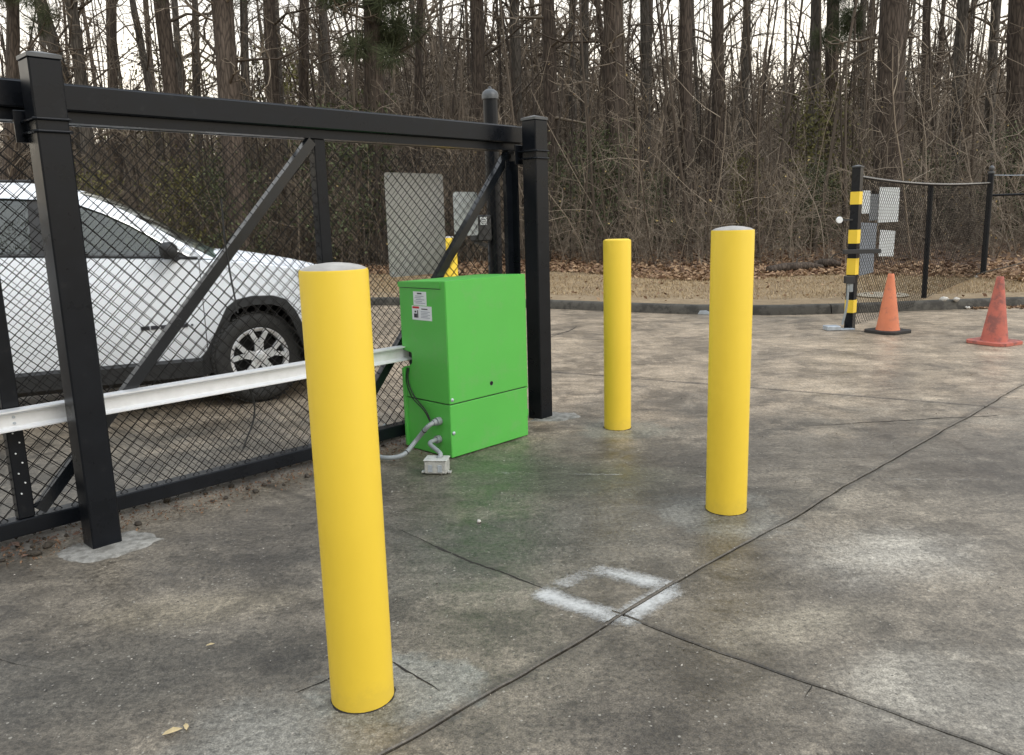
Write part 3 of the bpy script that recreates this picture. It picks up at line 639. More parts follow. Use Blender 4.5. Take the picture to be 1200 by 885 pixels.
# straight slim saplings standing in the brush
hf5 = lambda u, y, n: rng.uniform(4.0, 8.5, n)
n = 420; yy = rng.uniform(18, 34, n); uu = rng.uniform(-.7, .72, n); xx = uu*yy; yy = np.maximum(yy, kerb_y(xx)+verge_d(xx)+1.2)
st = np.stack([xx, yy, ground_z(xx, yy)-.05], 1); hh = hf5(uu, yy, n); S_ = polyl(st, norm(np.stack([rng.normal(0, .06, n), rng.normal(0, .06, n), np.ones(n)], 1)), hh, 9, .05); r_s = rng.uniform(.014, .045, n)
B_, rB_, LB_, r1_ = sprout(S_, 9, .25, 1, (.06, .16), .7, 5, .3, hh, r_s*.8); V, Q, T = merge([tubes(S_, r_s[:, None]*np.linspace(1, .45, 9)[None], 5, rng.uniform(0, .75, n)), tubes(B_, np.maximum(rB_, .004), 3, rng.uniform(0, .8, len(B_)))])
tag(bulk('sapling_stand', V, Q, M['sapling'], tint=T), 'slim straight leafless saplings standing close together in the brush', 'saplings', kind='stuff')
def hf2(u, y, n): return rng.uniform(1.8, 4.0, n)+np.where((u > -.25) & (u < .1), 1.8, 0)
thicket('wood_interior_brush', 1500, 30, 48, 1, hf2, M['fartwig'], 'dense bare saplings filling the wood behind the edge trees', 2.0, (10, 3))
def hf3(u, y, n): return np.where(u < -.24, rng.uniform(3, 6.8, n), np.where(u < .12, rng.uniform(5, 12.5, n), rng.uniform(3.0, 8.4, n)))
thicket('distant_wood', 1700, 48, 75, 1, hf3, M['fartwig'], 'far bare wood closing the view behind the nearer trees', 4.0, (11, 3))
# low dark scrub hugging the bank
hf4 = lambda u, y, n: rng.uniform(.3, 1.1, n)
thicket('low_scrub', 2200, 16.2, 24, 1.2, hf4, M['twig'], 'knee high brown scrub at the back of the leaf litter', .8, (8, 0))
# pale dead leaves caught in the brush
s, _ = sample(np.repeat(B1, 1, 0), rng.uniform(.3, 1, len(B1))); s = s[rng.uniform(0, 1, len(s)) < .16]
V, Q, T = leaves('', s[:, 0], s[:, 1], s[:, 2]-.02, .032, None, 1.0)
tag(bulk('clinging_leaves', V, Q, M['hangleaf'], tint=T), 'pale dry leaves still clinging to the woodland brush', 'leaves', kind='stuff')
# evergreen shrubs
def shrub_proto(mat, n, rx, rz, name, label):
    rt = empty(name, (0, 0, 0), 0, label, 'shrub'); k = 34
    cc = np.stack([rng.normal(0, rx*.5, k), rng.normal(0, rx*.5, k), rng.uniform(.1, 1, k)*rz], 1); cc[:, :2] *= (1.15-.7*(cc[:, 2:3]/rz)); ci = rng.integers(0, k, n)
    p = cc[ci]+rng.normal(0, .19, (n, 3)); V, Q, T = leaves('', p[:, 0], p[:, 1], p[:, 2], .034, None, 1.1); f_ = bulk('foliage', V, Q, mat, rt, T); f_['kind'] = 'stuff'
    st = polyl(np.zeros((9, 3)), norm(np.stack([rng.normal(0, .3, 9), rng.normal(0, .3, 9), np.ones(9)], 1)), rng.uniform(.6, .95, 9)*rz, 6, .12)
    V, Q, T = tubes(st, np.full((9, 6), .016)*np.linspace(1, .3, 6), 4, rng.uniform(0, .6, 9)); bulk('stems', V, Q, M['twig'], rt, T)['kind'] = 'stuff'; return rt
SH = [(M['needle'], [(2.4, 20.6, 1.25, 'dark evergreen shrub behind the middle yellow bollard'), (1.3, 21.2, 1.0, 'evergreen shrub just right of the square post beside the green box'), (3.7, 20.3, .8, 'low evergreen shrub between the two far yellow bollards'), (7.2, 19.2, .8, 'small evergreen shrub left of the striped post'), (12.0, 19.4, 1.1, 'evergreen shrub behind the ball capped fence post'), (10.7, 20.5, .9, 'evergreen shrub seen through the far fence mesh'), (-3.9, 21.5, 1.7, 'tall dark evergreen above the near bollard and grey sign'), (-6.8, 20.0, 1.2, 'evergreen shrub behind the left diagonal brace')]),
      (M['olive'], [(-8.2, 20.5, 1.2, 'olive leaved shrub above the car bonnet'), (-10.4, 20.5, 1.1, 'olive leaved shrub above the car roof'), (8.2, 22.0, 1.5, 'olive shrub behind the striped post'), (5.9, 20.8, .9, 'olive shrub beside the right hand bollard top')])]
for mat, lst in SH:
    pr = [shrub_proto(mat, 3000, .95, 2.1, 'evergreen_shrub' if mat is M['needle'] else 'olive_shrub', 'x') for _ in range(2)]
    for i, (x, y, sc, lab) in enumerate(lst):
        rt = pr[i] if i < 2 else copy_tree(pr[i % 2]); rt.location = (x, y, float(ground_z(x, y))-.05); rt.rotation_euler = (0, 0, i*2.1); rt.scale = (sc, sc, sc*1.1); rt['label'] = lab; rt['group'] = 'evergreen shrubs among the bare brush'
# distant round-topped evergreens that show over the gate beam
for i, (x, y, sc, lab) in enumerate([(-12.6, 46, 3.6, 'far rounded evergreen over the gate beam, right of the thickest left pine'), (-19, 48, 3.7, 'far rounded evergreen over the gate beam, near the front post'), (17, 45, 2.4, 'far evergreen crown between the trunks right of the striped post')]):
    rt = copy_tree(pr[0]); rt.name = 'far_evergreen'; rt.location = (x, y, float(ground_z(x, y))+1.0); rt.rotation_euler = (0, 0, i); rt.scale = (sc*.9, sc*.9, sc); rt['label'] = lab; rt['category'] = 'tree'; rt['group'] = 'far evergreens'
    for ch in rt.children:
        if ch.name.startswith('foliage'): ch.data = ch.data

# woods across the lot behind the camera: the car windows mirror them
n = 16000; x = rng.uniform(-34, 14, n); z = rng.uniform(0, 1, n)**.8*19; cx = np.round(x/2.6)*2.6; x = cx+rng.normal(0, 1.0, n)*(1-z/30); z = z*(.6+.4*np.abs(np.sin(cx*1.7))); y = -15+2*np.sin(cx)+rng.normal(0, 1.2, n)
V, Q, T = leaves('', x, y, z, .24, None, 1.0); tag(bulk('opposite_woods', V, Q, M['needle'], tint=T), 'green woodland edge across the lot, mirrored in the car windows', 'woods', kind='stuff')
# ================================================================== GATE FRAME COORDINATES (s along gate, o towards camera, z up)
P0 = Vector((-1.829, 3.362, 0)); GA = R(44)
GV = Vector((math.sin(GA), math.cos(GA), 0)); NV = Vector((math.cos(GA), -math.sin(GA), 0))
GR = math.pi/2-GA                                   # rotation of local x onto the gate direction; local y = -o
def gw(s, o, z=0): p = P0+GV*s+NV*o; return Vector((p.x, p.y, z))
def groot(name, s, o, *a, **k): p = gw(s, o); return empty(name, (p.x, p.y, k.pop('z', 0)), GR, *a, **k)
# in a gate-frame root at (s0,o0): local = (s-s0, -(o-o0), z)
def fr(s0, o0): return lambda s, o, z: (s-s0, -(o-o0), z)

# ---- sliding gate
gate = groot('sliding_gate', 0, -.23, 'black steel sliding gate with double chain link mesh and diagonal braces', 'gate')
f0 = fr(0, -.23)
SL, SR = -3.2, 2.99
MB(f0).box(SL, SR, -.275, -.165, 1.862, 1.970, .006).build('top_beam', M['black'], gate)
mb = MB(f0); mb.box(SL, SR, -.275, -.235, 1.971, 1.984, .002).build('beam_ridge', M['black'], gate)
MB(f0).box(SL, SR, -.262, -.195, 1.815, 1.861).build('track_lip', M['black'], gate)
MB(f0).box(SL, SR, -.275, -.195, .062, .135, .005).build('bottom_rail', M['black'], gate)
for s, wd in ((-1.95, .065), (-.225, .065), (1.40, .07), (2.90, .065)):
    MB(f0).box(s-wd/2, s+wd/2, -.265, -.205, .136, 1.814, .004).build('upright', M['black'], gate)
for a, b_ in (((-.175, .16), (1.345, 1.80)), ((1.46, .16), (2.86, 1.79)), ((-1.9, .16), (-.28, 1.79))):
    MB(f0).bar((a[0], -.208, a[1]), (b_[0], -.208, b_[1]), .05, .044).build('diagonal_brace', M['blackworn'], gate)
for k in range(9):   # white tie screws on the left upright
    MB(f0).tube([(-.235+.02*(k % 2), -.206, .25+k*.045), (-.235+.02*(k % 2), -.198, .25+k*.045)], .0035, 6).build('screw', M['white'], gate)
def fabric(root, frm, s0, s1, z0, z1, o, pitch=.071, r=.0019, ph=0, name='chain_link_mesh'):
    hp = pitch/2; nw = int((s1-s0)/hp); K = int((z1-z0)/hp)+1; k = np.arange(K)
    P = np.zeros((nw, K, 3)); i = np.arange(nw)[:, None]
    left = ((k[None]+i) % 2)
    P[:, :, 0] = s0+(i+left)*hp+ph; P[:, :, 2] = z0+k[None]*hp; P[:, :, 1] = o+np.where(left > 0, .0018, -.0018)
    P[:, :, 0] += .004*np.sin(P[:, :, 2]*3.1+s0)+.003*np.sin(P[:, :, 0]*5); P[:, :, 1] += .004*np.sin(P[:, :, 0]*2.3+P[:, :, 2]*2)
    V, Q, _ = tubes(P, np.full((nw, K), r*1.15), 4, None, np.tile([[1., 0, 0]], (nw, 1)), np.tile([[0, 1., 0]], (nw, 1)))
    V = np.array([frm(*v) for v in V]); return bulk(name, V, Q, M['wire'], root)
fabric(gate, f0, SL+.02, 2.885, .045, 1.80, -.232, ph=0, r=.0027)
fabric(gate, f0, SL+.02, 2.885, .031, 1.80, -.385, ph=.001, r=.0018)
for z0_, z1_ in ((.012, .05), (1.825, 1.85)): MB(f0).box(SL, SR, -.400, -.375, z0_, z1_, .003).build('rear_rail', M['black'], gate)
# aluminium drive rail: channel section
prof = [(-.19, .545), (-.118, .545), (-.118, .550), (-.134, .556), (-.150, .560), (-.150, .612), (-.142, .618), (-.118, .624), (-.118, .630), (-.19, .630)]
dr_ = MB(f0).prism(prof, SL, 2.45).build('drive_rail', M['alu'], gate)
for z in (.60, .573): MB(f0).tube([(-.235, -.153, z), (-.235, -.144, z)], .006, 8).build('bolt', M['galv'], dr_)
# ---- posts
def square_post(s, o, h, label, hw=.061):
    rt = groot('gate_post', s, o, label, 'post', 'square posts that guide the sliding gate'); f = lambda a, b_, z: (a, -b_, z)
    MB(f).box(-hw, hw, -hw, hw, -.02, h-.02, .006).build('post_tube', M['black'], rt)
    c = MB(f); e = hw+.0025; c.box(-e, e, -e, e, h-.020, h-.004, .001)
    c.add([(-e+.004, -e+.004, h-.003), (e-.004, -e+.004, h-.003), (e-.004, e-.004, h-.003), (-e+.004, e-.004, h-.003), (0, 0, h+.014)], [(0, 1, 4), (1, 2, 4), (2, 3, 4), (3, 0, 4)]); c.build('post_cap', M['capmetal'], rt)
    for z in (1.795, 1.748):
        q = hw+.007
        MB(f).tube([(-q, -.115, z), (-q, q-.01, z), (-q+.01, q, z), (q-.01, q, z), (q, q-.01, z), (q, -.115, z)], .0055, 8).build('u_bolt', M['black'], rt)
    MB(f).box(-.095, .095, -.098, -.088, 1.715, 1.84, .002).build('bracket_plate', M['black'], rt)
    for sx in (-1, 1):
        for z in (1.795, 1.748): MB(f).lathe([(.012, -.112), (.012, -.1)], 6, sx*(hw+.007), 0, 'y', z).build('nut', M['black'], rt)
    MB(f).box(-.08, .08, -.165, -.0985, 1.80, 1.812).build('trolley_arm', M['black'], rt); return rt
square_post(0, 0, 2.045, 'front square black gate post in left foreground, standing on a pale concrete pad')
pr_ = square_post(2.915, -.005, 2.01, 'square black gate post directly behind the green operator box')
def chan_post():
    rt = groot('guide_post', 2.815, -.125, 'slim black angle post tucked against the left of the gate post behind the box', 'post'); f = lambda a, b_, z: (a, -b_, z)
    MB(f).prism([(-.03, -.03), (.03, -.03), (.03, .03), (.022, .03), (.022, -.022), (-.03, -.022)], -.01, 1.74, 2).build('angle_section', M['black'], rt)
    MB(f).box(-.045, .045, -.045, .045, 0, .012).build('foot_plate', M['black'], rt)
chan_post()
# pads of new concrete
def pad(pts, label, name='concrete_patch', z=.006, mat='freshcrete'):
    P = []
    for i in range(len(pts)):
        a, b_ = pts[i], pts[(i+1) % len(pts)]
        for j in range(8):
            x = a[0]+(b_[0]-a[0])*j/8; y = a[1]+(b_[1]-a[1])*j/8; v = mn.noise_vector(Vector((x*22, y*22, 4)))*.022; P.append((x+v.x, y+v.y))
    n = len(P); c = cen(P); vs = [(x, y, .0004) for x, y in P]+[(c[0]+(x-c[0])*.93, c[1]+(y-c[1])*.93, z) for x, y in P]+[(c[0], c[1], z+.003)]
    fs = [(i, (i+1) % n, (i+1) % n+n, i+n) for i in range(n)]+[(i+n, (i+1) % n+n, 2*n) for i in range(n)]
    tag(MB().add(vs, fs).build(name, M[mat], None, 60), label, 'concrete patch')
pad([(-1.99, 3.25), (-1.91, 3.19), (-1.80, 3.15), (-1.70, 3.19), (-1.62, 3.30), (-1.58, 3.40), (-1.68, 3.47), (-1.76, 3.50), (-1.86, 3.44), (-1.94, 3.36)], 'pale rough concrete patch round the foot of the front gate post')
p = gw(2.97, .06); pad([(p.x-.16, p.y-.10), (p.x+.06, p.y-.13), (p.x+.20, p.y-.02), (p.x+.16, p.y+.08), (p.x, p.y+.15), (p.x-.12, p.y+.06)], 'small pale concrete patch at the foot of the post behind the green box')

# ---- bollards
def bollard(x, y, r, h, label, cap='cap', dm=1.0):
    rt = empty('bollard', (x, y, 0), 0, label, 'bollard', 'yellow pipe bollards')
    b_ = MB(); b_.lathe([(r, -.02), (r, h-.012), (r-.002, h-.006), (r-.008, h-.006)], 64, cap=False); b_.build('pipe', M['yellow'], rt, 40)
    MB().lathe([(r-.003, h-.010), (r-.005, h-.005), (r*.8, h+.002*dm), (r*.5, h+.008*dm), (r*.2, h+.011*dm), (.001, h+.012*dm)], 48, cap=False).build('concrete_dome', M[cap], rt, 60)
    ring = MB(); 
    vs = []; fs = []; n = 48
    for j in range(n):
        a = 2*math.pi*j/n; q = r+.001+.009*abs(mn.noise(Vector((math.cos(a)*2+x, math.sin(a)*2, y))))
        vs += [(r*.98*math.cos(a), r*.98*math.sin(a), .0035), (q*math.cos(a), q*math.sin(a), .0012)]
    for j in range(n): fs.append((2*j, 2*j+1, (2*j+3) % (2*n), (2*j+2) % (2*n)))
    ring.add(vs, fs).build('base_gap', M['jointdirt'], rt); return rt
bollard(-.462, 2.135, .0905, 1.245, 'nearest yellow bollard in the foreground, left of the green box')
bollard(.985, 3.575, .093, 1.292, 'yellow bollard right of centre, second nearest, with a visible grey concrete top')
bollard(.685, 5.125, .0875, 1.222, 'yellow bollard between the green box and the right hand bollard', 'yellow', .1)
bollard(-.645, 8.75, .093, 1.20, 'yellow bollard seen through the gate mesh above the green box')

# ---- gate operator box
S0, O0 = 1.842, .262
op = groot('gate_operator', S0, O0, 'bright green steel gate operator cabinet standing beside the gate', 'operator box')
f1 = lambda s, o, z: (s-S0, -(o-O0), z); W1, OB = 2.505, -.150; ZS = .320
# upper cover with notch for the rail on its left side, lower base slightly inset
nt_ = [(OB, ZS+.004), (O0, ZS+.004), (O0, 1.030), (OB, 1.018), (OB, .612), (-.065, .597), (-.065, .535), (-.10, .512), (OB, .505)]
import bmesh
up = MB(f1).prism(nt_, S0, W1, 0).build('upper_cover', M['green'], op)
bm = bmesh.new(); bm.from_mesh(up.data); bmesh.ops.bevel(bm, geom=[e for e in bm.edges if e.calc_face_angle(0) > .5], offset=.004, segments=2, affect='EDGES'); bm.to_mesh(up.data); bm.free()
lid = MB(f1).prism([(OB-.004, .987), (O0-.0385, .990), (O0-.0385, 1.026), (OB-.004, 1.016)], S0-.004, S0+.002).build('lid_lip', M['green'], op)
MB(f1).box(S0-.0015, S0, OB+.01, O0-.04, .983, .9855).build('lid_gap', M['blackprint'], lid)
lo = MB(f1).box(S0+.003, W1-.003, OB+.003, O0-.003, .004, ZS-.003, .004).build('lower_base', M['green'], op)
MB(f1).box(S0+.012, W1-.012, OB+.012, O0-.012, ZS-.003, ZS+.004).build('seam_shadow_gap', M['blackprint'], op)
MB(f1).box(S0+.05, W1-.02, -.149, -.062, .45, .66).build('dark_notch_fill', M['blackprint'], op)  # black box added behind the notch so its inside looks dark
MB(f1).box(S0-.012, S0+.02, -.148, -.128, .02, .50, .002).build('rear_flange', M['green'], op)
for s, z in ((1.862, .349), (1.864, .151)):
    MB().lathe([(.011, .003), (.011, -.002), (.006, -.006), (.001, -.007)], 12, 0, 0, 'y').build('screw', M['galv'], op, 40).location = f1(s, O0, z)
h_ = MB(f1).tube([(2.182, O0-.012, .396), (2.182, O0+.0012, .396)], .0135, 16).build('key_hole', M['blackprint'], op)
k_ = MB(f1).tube([(2.182, O0+.001, .396), (2.182, O0+.003, .396)], .008, 12).build('lock_core', M['blackworn'], op)
for z in (.38, .335, .16): MB(f1).box(W1, W1+.012, O0-.05, O0-.012, z-.03, z+.012, .002).build('latch', M['green'], op)
# stickers (flat print) on the left face
def sticker(o0, o1, z0, z1, name, s=S0-.0012, sk=0):
    # slight skew in the photo is perspective only
    return MB(f1).box(s, s+.0011, o0, o1, z0, z1).build(name, M['white'], op)
st1 = sticker(-.018, .098, .885, .965, 'rating_sticker')
st2 = sticker(-.035, .140, .799, .882, 'warning_sticker')
def strip(par, o0, o1, z0, z1, mat, name='print_line'): MB(f1).box(S0-.0019, S0-.00125, o0, o1, z0, z1).build(name, M[mat], par)
strip(st1, .018, .058, .950, .958, 'blackprint'); 
for k, (a, b_) in enumerate(((.0, .075), (-.005, .05), (.005, .082), (-.01, .06), (0, .088))): strip(st1, a, b_, .937-k*.010, .9405-k*.010, 'greyprint')
strip(st2, -.030, .030, .866, .878, 'red', 'red_header')
strip(st2, .012, .020, .812, .856, 'blackprint', 'pictogram'); strip(st2, -.018, .010, .812, .836, 'blackprint', 'pictogram'); strip(st2, -.012, .004, .842, .852, 'blackprint', 'pictogram')
strip(st2, .05, .105, .862, .868, 'blackprint')
for k in range(5): strip(st2, .045, .125-(k % 2)*.02, .848-k*.0085, .851-k*.0085, 'greyprint')
# conduits: each a thing of its own hanging from / lying beside the box
def wp(s, o, z): return gw(s, o, z)
cd = empty('flexible_conduit', gw(S0, .168, .216), 0, 'grey flexible conduit looping from the box side down to the ground', 'conduit')
def rel(root, pts): return [tuple(Vector(p_)-root.location) for p_ in pts]
def smooth_pts(P, n=8):
    P = [Vector(p_) for p_ in P]; out_ = []
    for i in range(len(P)-1):
        a, b_, c, d_ = P[max(i-1, 0)], P[i], P[i+1], P[min(i+2, len(P)-1)]
        for j in range(n):
            t_ = j/n; out_.append(.5*((2*b_)+(c-a)*t_+(2*a-5*b_+4*c-d_)*t_*t_+(3*b_-a-3*c+d_)*t_**3))
    out_.append(P[-1]); return out_
a0 = gw(S0, .168, .216)
path = smooth_pts([a0, gw(S0-.045, .168, .214), gw(S0-.085, .15, .19), (-.575, 4.56, .10), (-.64, 4.47, .045), (-.74, 4.47, .03), (-.82, 4.56, .03), (-.86, 4.72, .05), (-.80, 4.88, .12)], 8)
MB().tube(rel(cd, path), .0135, 12).build('conduit_hose', M['conduit'], cd, 60)
MB().tube(rel(cd, [gw(S0+.0, .168, .216), gw(S0-.03, .168, .216)]), .024, 12).build('locknut', M['conduit'], cd, 40)
MB().tube(rel(cd, [path[6], path[9]]), .019, 12).build('coupling', M['conduit'], cd, 40)
for i in (18, 30): MB().tube(rel(cd, [path[i], path[i]+(path[i+1]-path[i]).normalized()*.006]), .0155, 12).build('cable_tie', M['blackplastic'], cd)
bw = empty('black_cable', gw(S0-.01, -.10, .50), 0, 'thin black cable drooping from the rail notch to the grey conduit', 'cable')
MB().tube(rel(bw, smooth_pts([gw(S0-.004, -.09, .505), gw(S0-.012, -.095, .43), gw(S0-.016, -.04, .34), gw(S0-.018, .06, .27), gw(S0-.02, .105, .215)], 6)), .0042, 6).build('cable', M['blackplastic'], bw, 60)
MB().tube(rel(bw, smooth_pts([gw(S0-.004, -.105, .505), gw(S0-.012, -.11, .42), gw(S0-.016, -.06, .33), gw(S0-.018, .05, .262), gw(S0-.02, .10, .205)], 6)), .0035, 6).build('cable', M['blackplastic'], bw, 60)
jb = groot('junction_box', 1.62, .385, 'small grey junction box on the concrete at the corner of the green box', 'junction box')
f2_ = lambda s, o, z: (s-1.62, -(o-.385), z)
jb.rotation_euler = (0, 0, -R(8))
MB().box(-.062, .062, -.045, .045, .004, .075, .006).build('box_body', M['jbox'], jb); MB().box(-.066, .066, -.049, .049, .076, .084, .003).build('box_lid', M['jbox'], jb)
for sx in (-1, 1): MB().box(sx*.073-.010, sx*.073+.010, -.03, .0, .004, .014, .002).build('mounting_ear', M['jbox'], jb)
for sx in (-.028, .026): MB().box(sx-.012, sx+.012, -.0475, -.0455, .015, .055, .0005).build('knockout', M['galv'], jb)
cd2 = empty('short_conduit', gw(S0, .158, .075), 0, 'short grey elbow conduit from the box foot into the junction box', 'conduit')
jp = jb.location
MB().tube(rel(cd2, smooth_pts([gw(S0, .158, .105), gw(S0-.05, .165, .106), gw(S0-.11, .20, .105), (jp.x+.02, jp.y+.02, .10), (jp.x, jp.y, .07)], 6)), .0125, 12).build('elbow', M['conduit'], cd2, 60)
MB().tube(rel(cd2, [gw(S0, .158, .105), gw(S0-.028, .158, .105)]), .023, 12).build('locknut', M['conduit'], cd2, 40)

# ---- signs hung on the back of the gate, seen from behind
def panel(s0, s1, z0, z1, o, mat, label, name='sign_panel', ang=0, th_=.003, cr_=.02, wires=True):
    rt = groot(name, (s0+s1)/2, o, label, 'sign'); rt.location.z = (z0+z1)/2; w_, h_ = (s1-s0)/2, (z1-z0)/2; pts = []
    for cx, cz, a0_ in ((w_-cr_, h_-cr_, 0), (-w_+cr_, h_-cr_, 90), (-w_+cr_, -h_+cr_, 180), (w_-cr_, -h_+cr_, 270)):
        for k in range(4): a = R(a0_+30*k); pts.append((cx+cr_*math.cos(a), cz+cr_*math.sin(a)))
    rt.rotation_euler = (0, R(ang), GR)
    MB().prism(pts, -th_/2, th_/2, 1).build('panel', M[mat], rt)
    for sx in (-1, 1):
        for sz in (-1, 1): MB().tube([(sx*(w_-.025), -.006, sz*(h_-.025)), (sx*(w_-.025), .004, sz*(h_-.025))], .006, 8).build('bolt', M['galv'], rt)
    return rt
panel(1.975, 2.45, 1.025, 1.665, -.402, 'signback', 'large blank grey back of a rectangular sign hung on the gate')
panel(2.535, 2.755, 1.262, 1.552, -.402, 'signlight', 'smaller pale sign back hung on the gate near its right end')
# ---- round back post with card reader
bp_ = groot('round_post', 3.07, -.56, 'round black post with a grey domed cap behind the gate end', 'post')
MB().lathe([(.052, -.01), (.052, 2.205)], 28).build('post_tube', M['black'], bp_, 40)
MB().lathe([(.060, 2.20), (.060, 2.228), (.052, 2.25), (.03, 2.266), (.012, 2.272), (.010, 2.285), (.001, 2.288)], 28).build('dome_cap', M['capmetal'], bp_, 60)
rd = groot('card_reader', 2.93, -.56, 'black reader box with a small white label fixed left of the domed post', 'card reader', z=1.30)
MB().box(-.07, .075, -.045, .045, -.085, .10, .01).build('housing', M['blackplastic'], rd); MB().box(-.045, .02, -.048, -.0455, .03, .085).build('label_plate', M['white'], rd)
for k in range(3): MB().box(-.035+k*.004, .008, -.0492, -.0482, .04+k*.012, .045+k*.012).build('print_line', M['blackprint'], rd)
MB().bar((-.05, 0, -.085), (.05, 0, -.12), .03, .03).build('arm', M['blackplastic'], rd)
# loose cable hanging on mesh
lc = groot('hanging_cable', .80, -.19, 'thin black cable hanging down the gate mesh above the car wheel', 'cable')
MB().tube([(0, 0, 1.50), (-.004, -.004, 1.3), (.01, -.002, 1.12), (.03, -.004, .93)], .0045, 6).build('cable', M['blackplastic'], lc, 60)
lc2 = groot('drooping_cable', .80, -.19, 'short black cable drooping below the aluminium rail to the gate bottom', 'cable')
MB().tube([tuple(q) for q in smooth_pts([(.05, -.004, .545), (.075, -.004, .45), (.06, -.006, .36), (.02, -.004, .28), (-.01, .0, .22)], 5)], .0045, 6).build('cable', M['blackplastic'], lc2, 60)

# ---- spray painted square on the concrete
mp_ = bpy.data.materials.new('white_spray_paint'); t, b = nodes(mp_); P = wpos(t); n1 = noise(t, 60, 7, .85, P); n2 = noise(t, 5, 4, .6, P)
at_ = t.nodes.new('ShaderNodeAttribute'); at_.attribute_name = 'tint'
a_ = math_(t, 'ADD', math_(t, 'MULTIPLY_ADD', n1.outputs['Fac'], 2.6, -1.3), math_(t, 'MULTIPLY_ADD', n2.outputs['Fac'], 1.5, -.75))
a_ = math_(t, 'MULTIPLY_ADD', a_, .75, at_.outputs['Fac']); rm_ = ramp(t, a_, (.16, 0), (1.05, .78)); t.links.new(rm_.outputs[0], b.inputs['Alpha'])
b.inputs['Base Color'].default_value = (.60, .61, .60, 1); b.inputs['Roughness'].default_value = .8
def spray(path_, wd, str_, name, label, k=110, e=.55):
    P_ = []
    for (a, b_) in zip(path_[:-1], path_[1:]):
        for j in range(k): P_.append((a[0]+(b_[0]-a[0])*j/k, a[1]+(b_[1]-a[1])*j/k))
    P_.append(path_[-1]); V = []; T = []; m_ = 25
    for i, (x, y) in enumerate(P_):
        a, b_ = P_[max(i-1, 0)], P_[min(i+1, len(P_)-1)]; dx, dy = b_[0]-a[0], b_[1]-a[1]; l = math.hypot(dx, dy); fade = min(1, 6*min(i, len(P_)-1-i)/k+.25); st_ = str_(i/(len(P_)-1))
        for j in range(m_):
            q = (j/(m_-1)*2-1); V.append((x-dy/l*q*wd, y+dx/l*q*wd, .0042)); T.append((1-abs(q)**1.5)*fade*st_-.12)
    I = np.arange(len(P_)*m_).reshape(len(P_), m_); Q = np.stack([I[:-1, :-1], I[:-1, 1:], I[1:, 1:], I[1:, :-1]], -1).reshape(-1, 4)
    VA = np.array(V); cx_ = VA[Q].mean(1)                              # the joints stay unpainted
    wob = np.array([list(mn.noise_vector(Vector((p[0]*1.7, p[1]*1.7, 0)))*.018+mn.noise_vector(Vector((p[0]*6, p[1]*6, 3)))*.007)[:2] for p in cx_]); cc_ = cx_[:, :2]-wob
    def dl(ax, ay, bx, by): l = math.hypot(bx-ax, by-ay); return np.abs(-(by-ay)/l*(cc_[:, 0]-ax)+(bx-ax)/l*(cc_[:, 1]-ay))
    Q = Q[(dl(-.3, 1.93, 1.74, 3.92) > .0095) & ((dl(-.35, 3.23, 1.22, 1.79) > .0075) | (cc_[:, 0] < .33))]
    o = bulk(name, VA, Q, mp_, tint=np.array(T)); 
    if label: tag(o, label, 'paint mark')
    return o
sq = empty('painted_square', (0, 0, 0), 0, 'rough white spray painted square outline where the concrete joints cross', 'paint mark')
for a, b_, s_ in (((.06, 2.775), (.36, 2.525), 1.0), ((.33, 2.51), (.585, 2.77), 1.05), ((.60, 2.755), (.27, 2.965), .85), ((.31, 2.955), (.15, 2.80), .55)):
    o = spray([a, b_], .075, lambda t_: s_, 'painted_stroke', None); o.parent = sq
spray([(-.12, 4.215), (.25, 4.16), (.60, 4.115)], .022, lambda t_: .38-.25*abs(t_-.8), 'chalk_line', 'thin faint white line on the concrete in front of the green box')
spray([(.9, 4.06), (1.6, 3.95), (2.45, 3.87)], .018, lambda t_: .26, 'chalk_line', 'very faint pale line on the concrete right of the right hand bollard')

# ---- striped receiver post and far fence
sp = groot('striped_post', 8.38, .0, 'black post with yellow bands at the end of the far fence', 'post')
f3 = lambda s, o, z: (s-8.38, -o, z); hw = .048
MB(f3).box(8.38-hw, 8.38+hw, -hw, hw, -.02, 1.84, .004).build('post_tube', M['black'], sp)
e = hw+.005; c = MB(f3); c.box(8.38-e, 8.38+e, -e, e, 1.841, 1.853, .002); c.add([(8.38-e, -e, 1.854), (8.38+e, -e, 1.854), (8.38+e, e, 1.854), (8.38-e, e, 1.854), (8.38, 0, 1.872)], [(0, 1, 4), (1, 2, 4), (2, 3, 4), (3, 0, 4)]); c.build('post_cap', M['capmetal'], sp)
for z0, z1 in ((1.43, 1.572), (.99, 1.145), (.632, .82), (.19, .34)):
    q = hw+.0025; MB(f3).box(8.38-q, 8.38+q, -q, q, z0, z1, .001).build('yellow_band', M['yellow'], sp)
pl = gw(8.38, 0)
def camx(name, par, x0, x1, z0, z1, mat, dy=-.09, th_=.05, b_=.004):
    """box aligned with the view direction's x axis, given relative to the post; parented"""
    o = MB().box(x0, x1, dy-th_/2, dy+th_/2, z0, z1, b_).build(name, M[mat], par); o.rotation_euler = (0, 0, -GR); return o
camx('cross_arm', sp, -.16, .27, .875, .925, 'blackplastic', -.095, .04)
camx('limit_box', sp, -.125, -.02, .54, .625, 'blackplastic', -.095, .07)
camx('conduit_clip', sp, -.075, -.03, .44, .54, 'conduit', -.10, .03)
o = MB().tube([tuple(q) for q in smooth_pts([(-.085, -.10, .54), (-.085, -.10, .35), (-.10, -.10, .20), (-.13, -.10, .06)], 5)], .014, 8).build('conduit_run', M['conduit'], sp, 60); o.rotation_euler = (0, 0, -GR)
rf = empty('round_reflector', (pl.x-.20, pl.y-.05, 1.26), 0, 'small white round reflector on a stem left of the striped post', 'reflector')
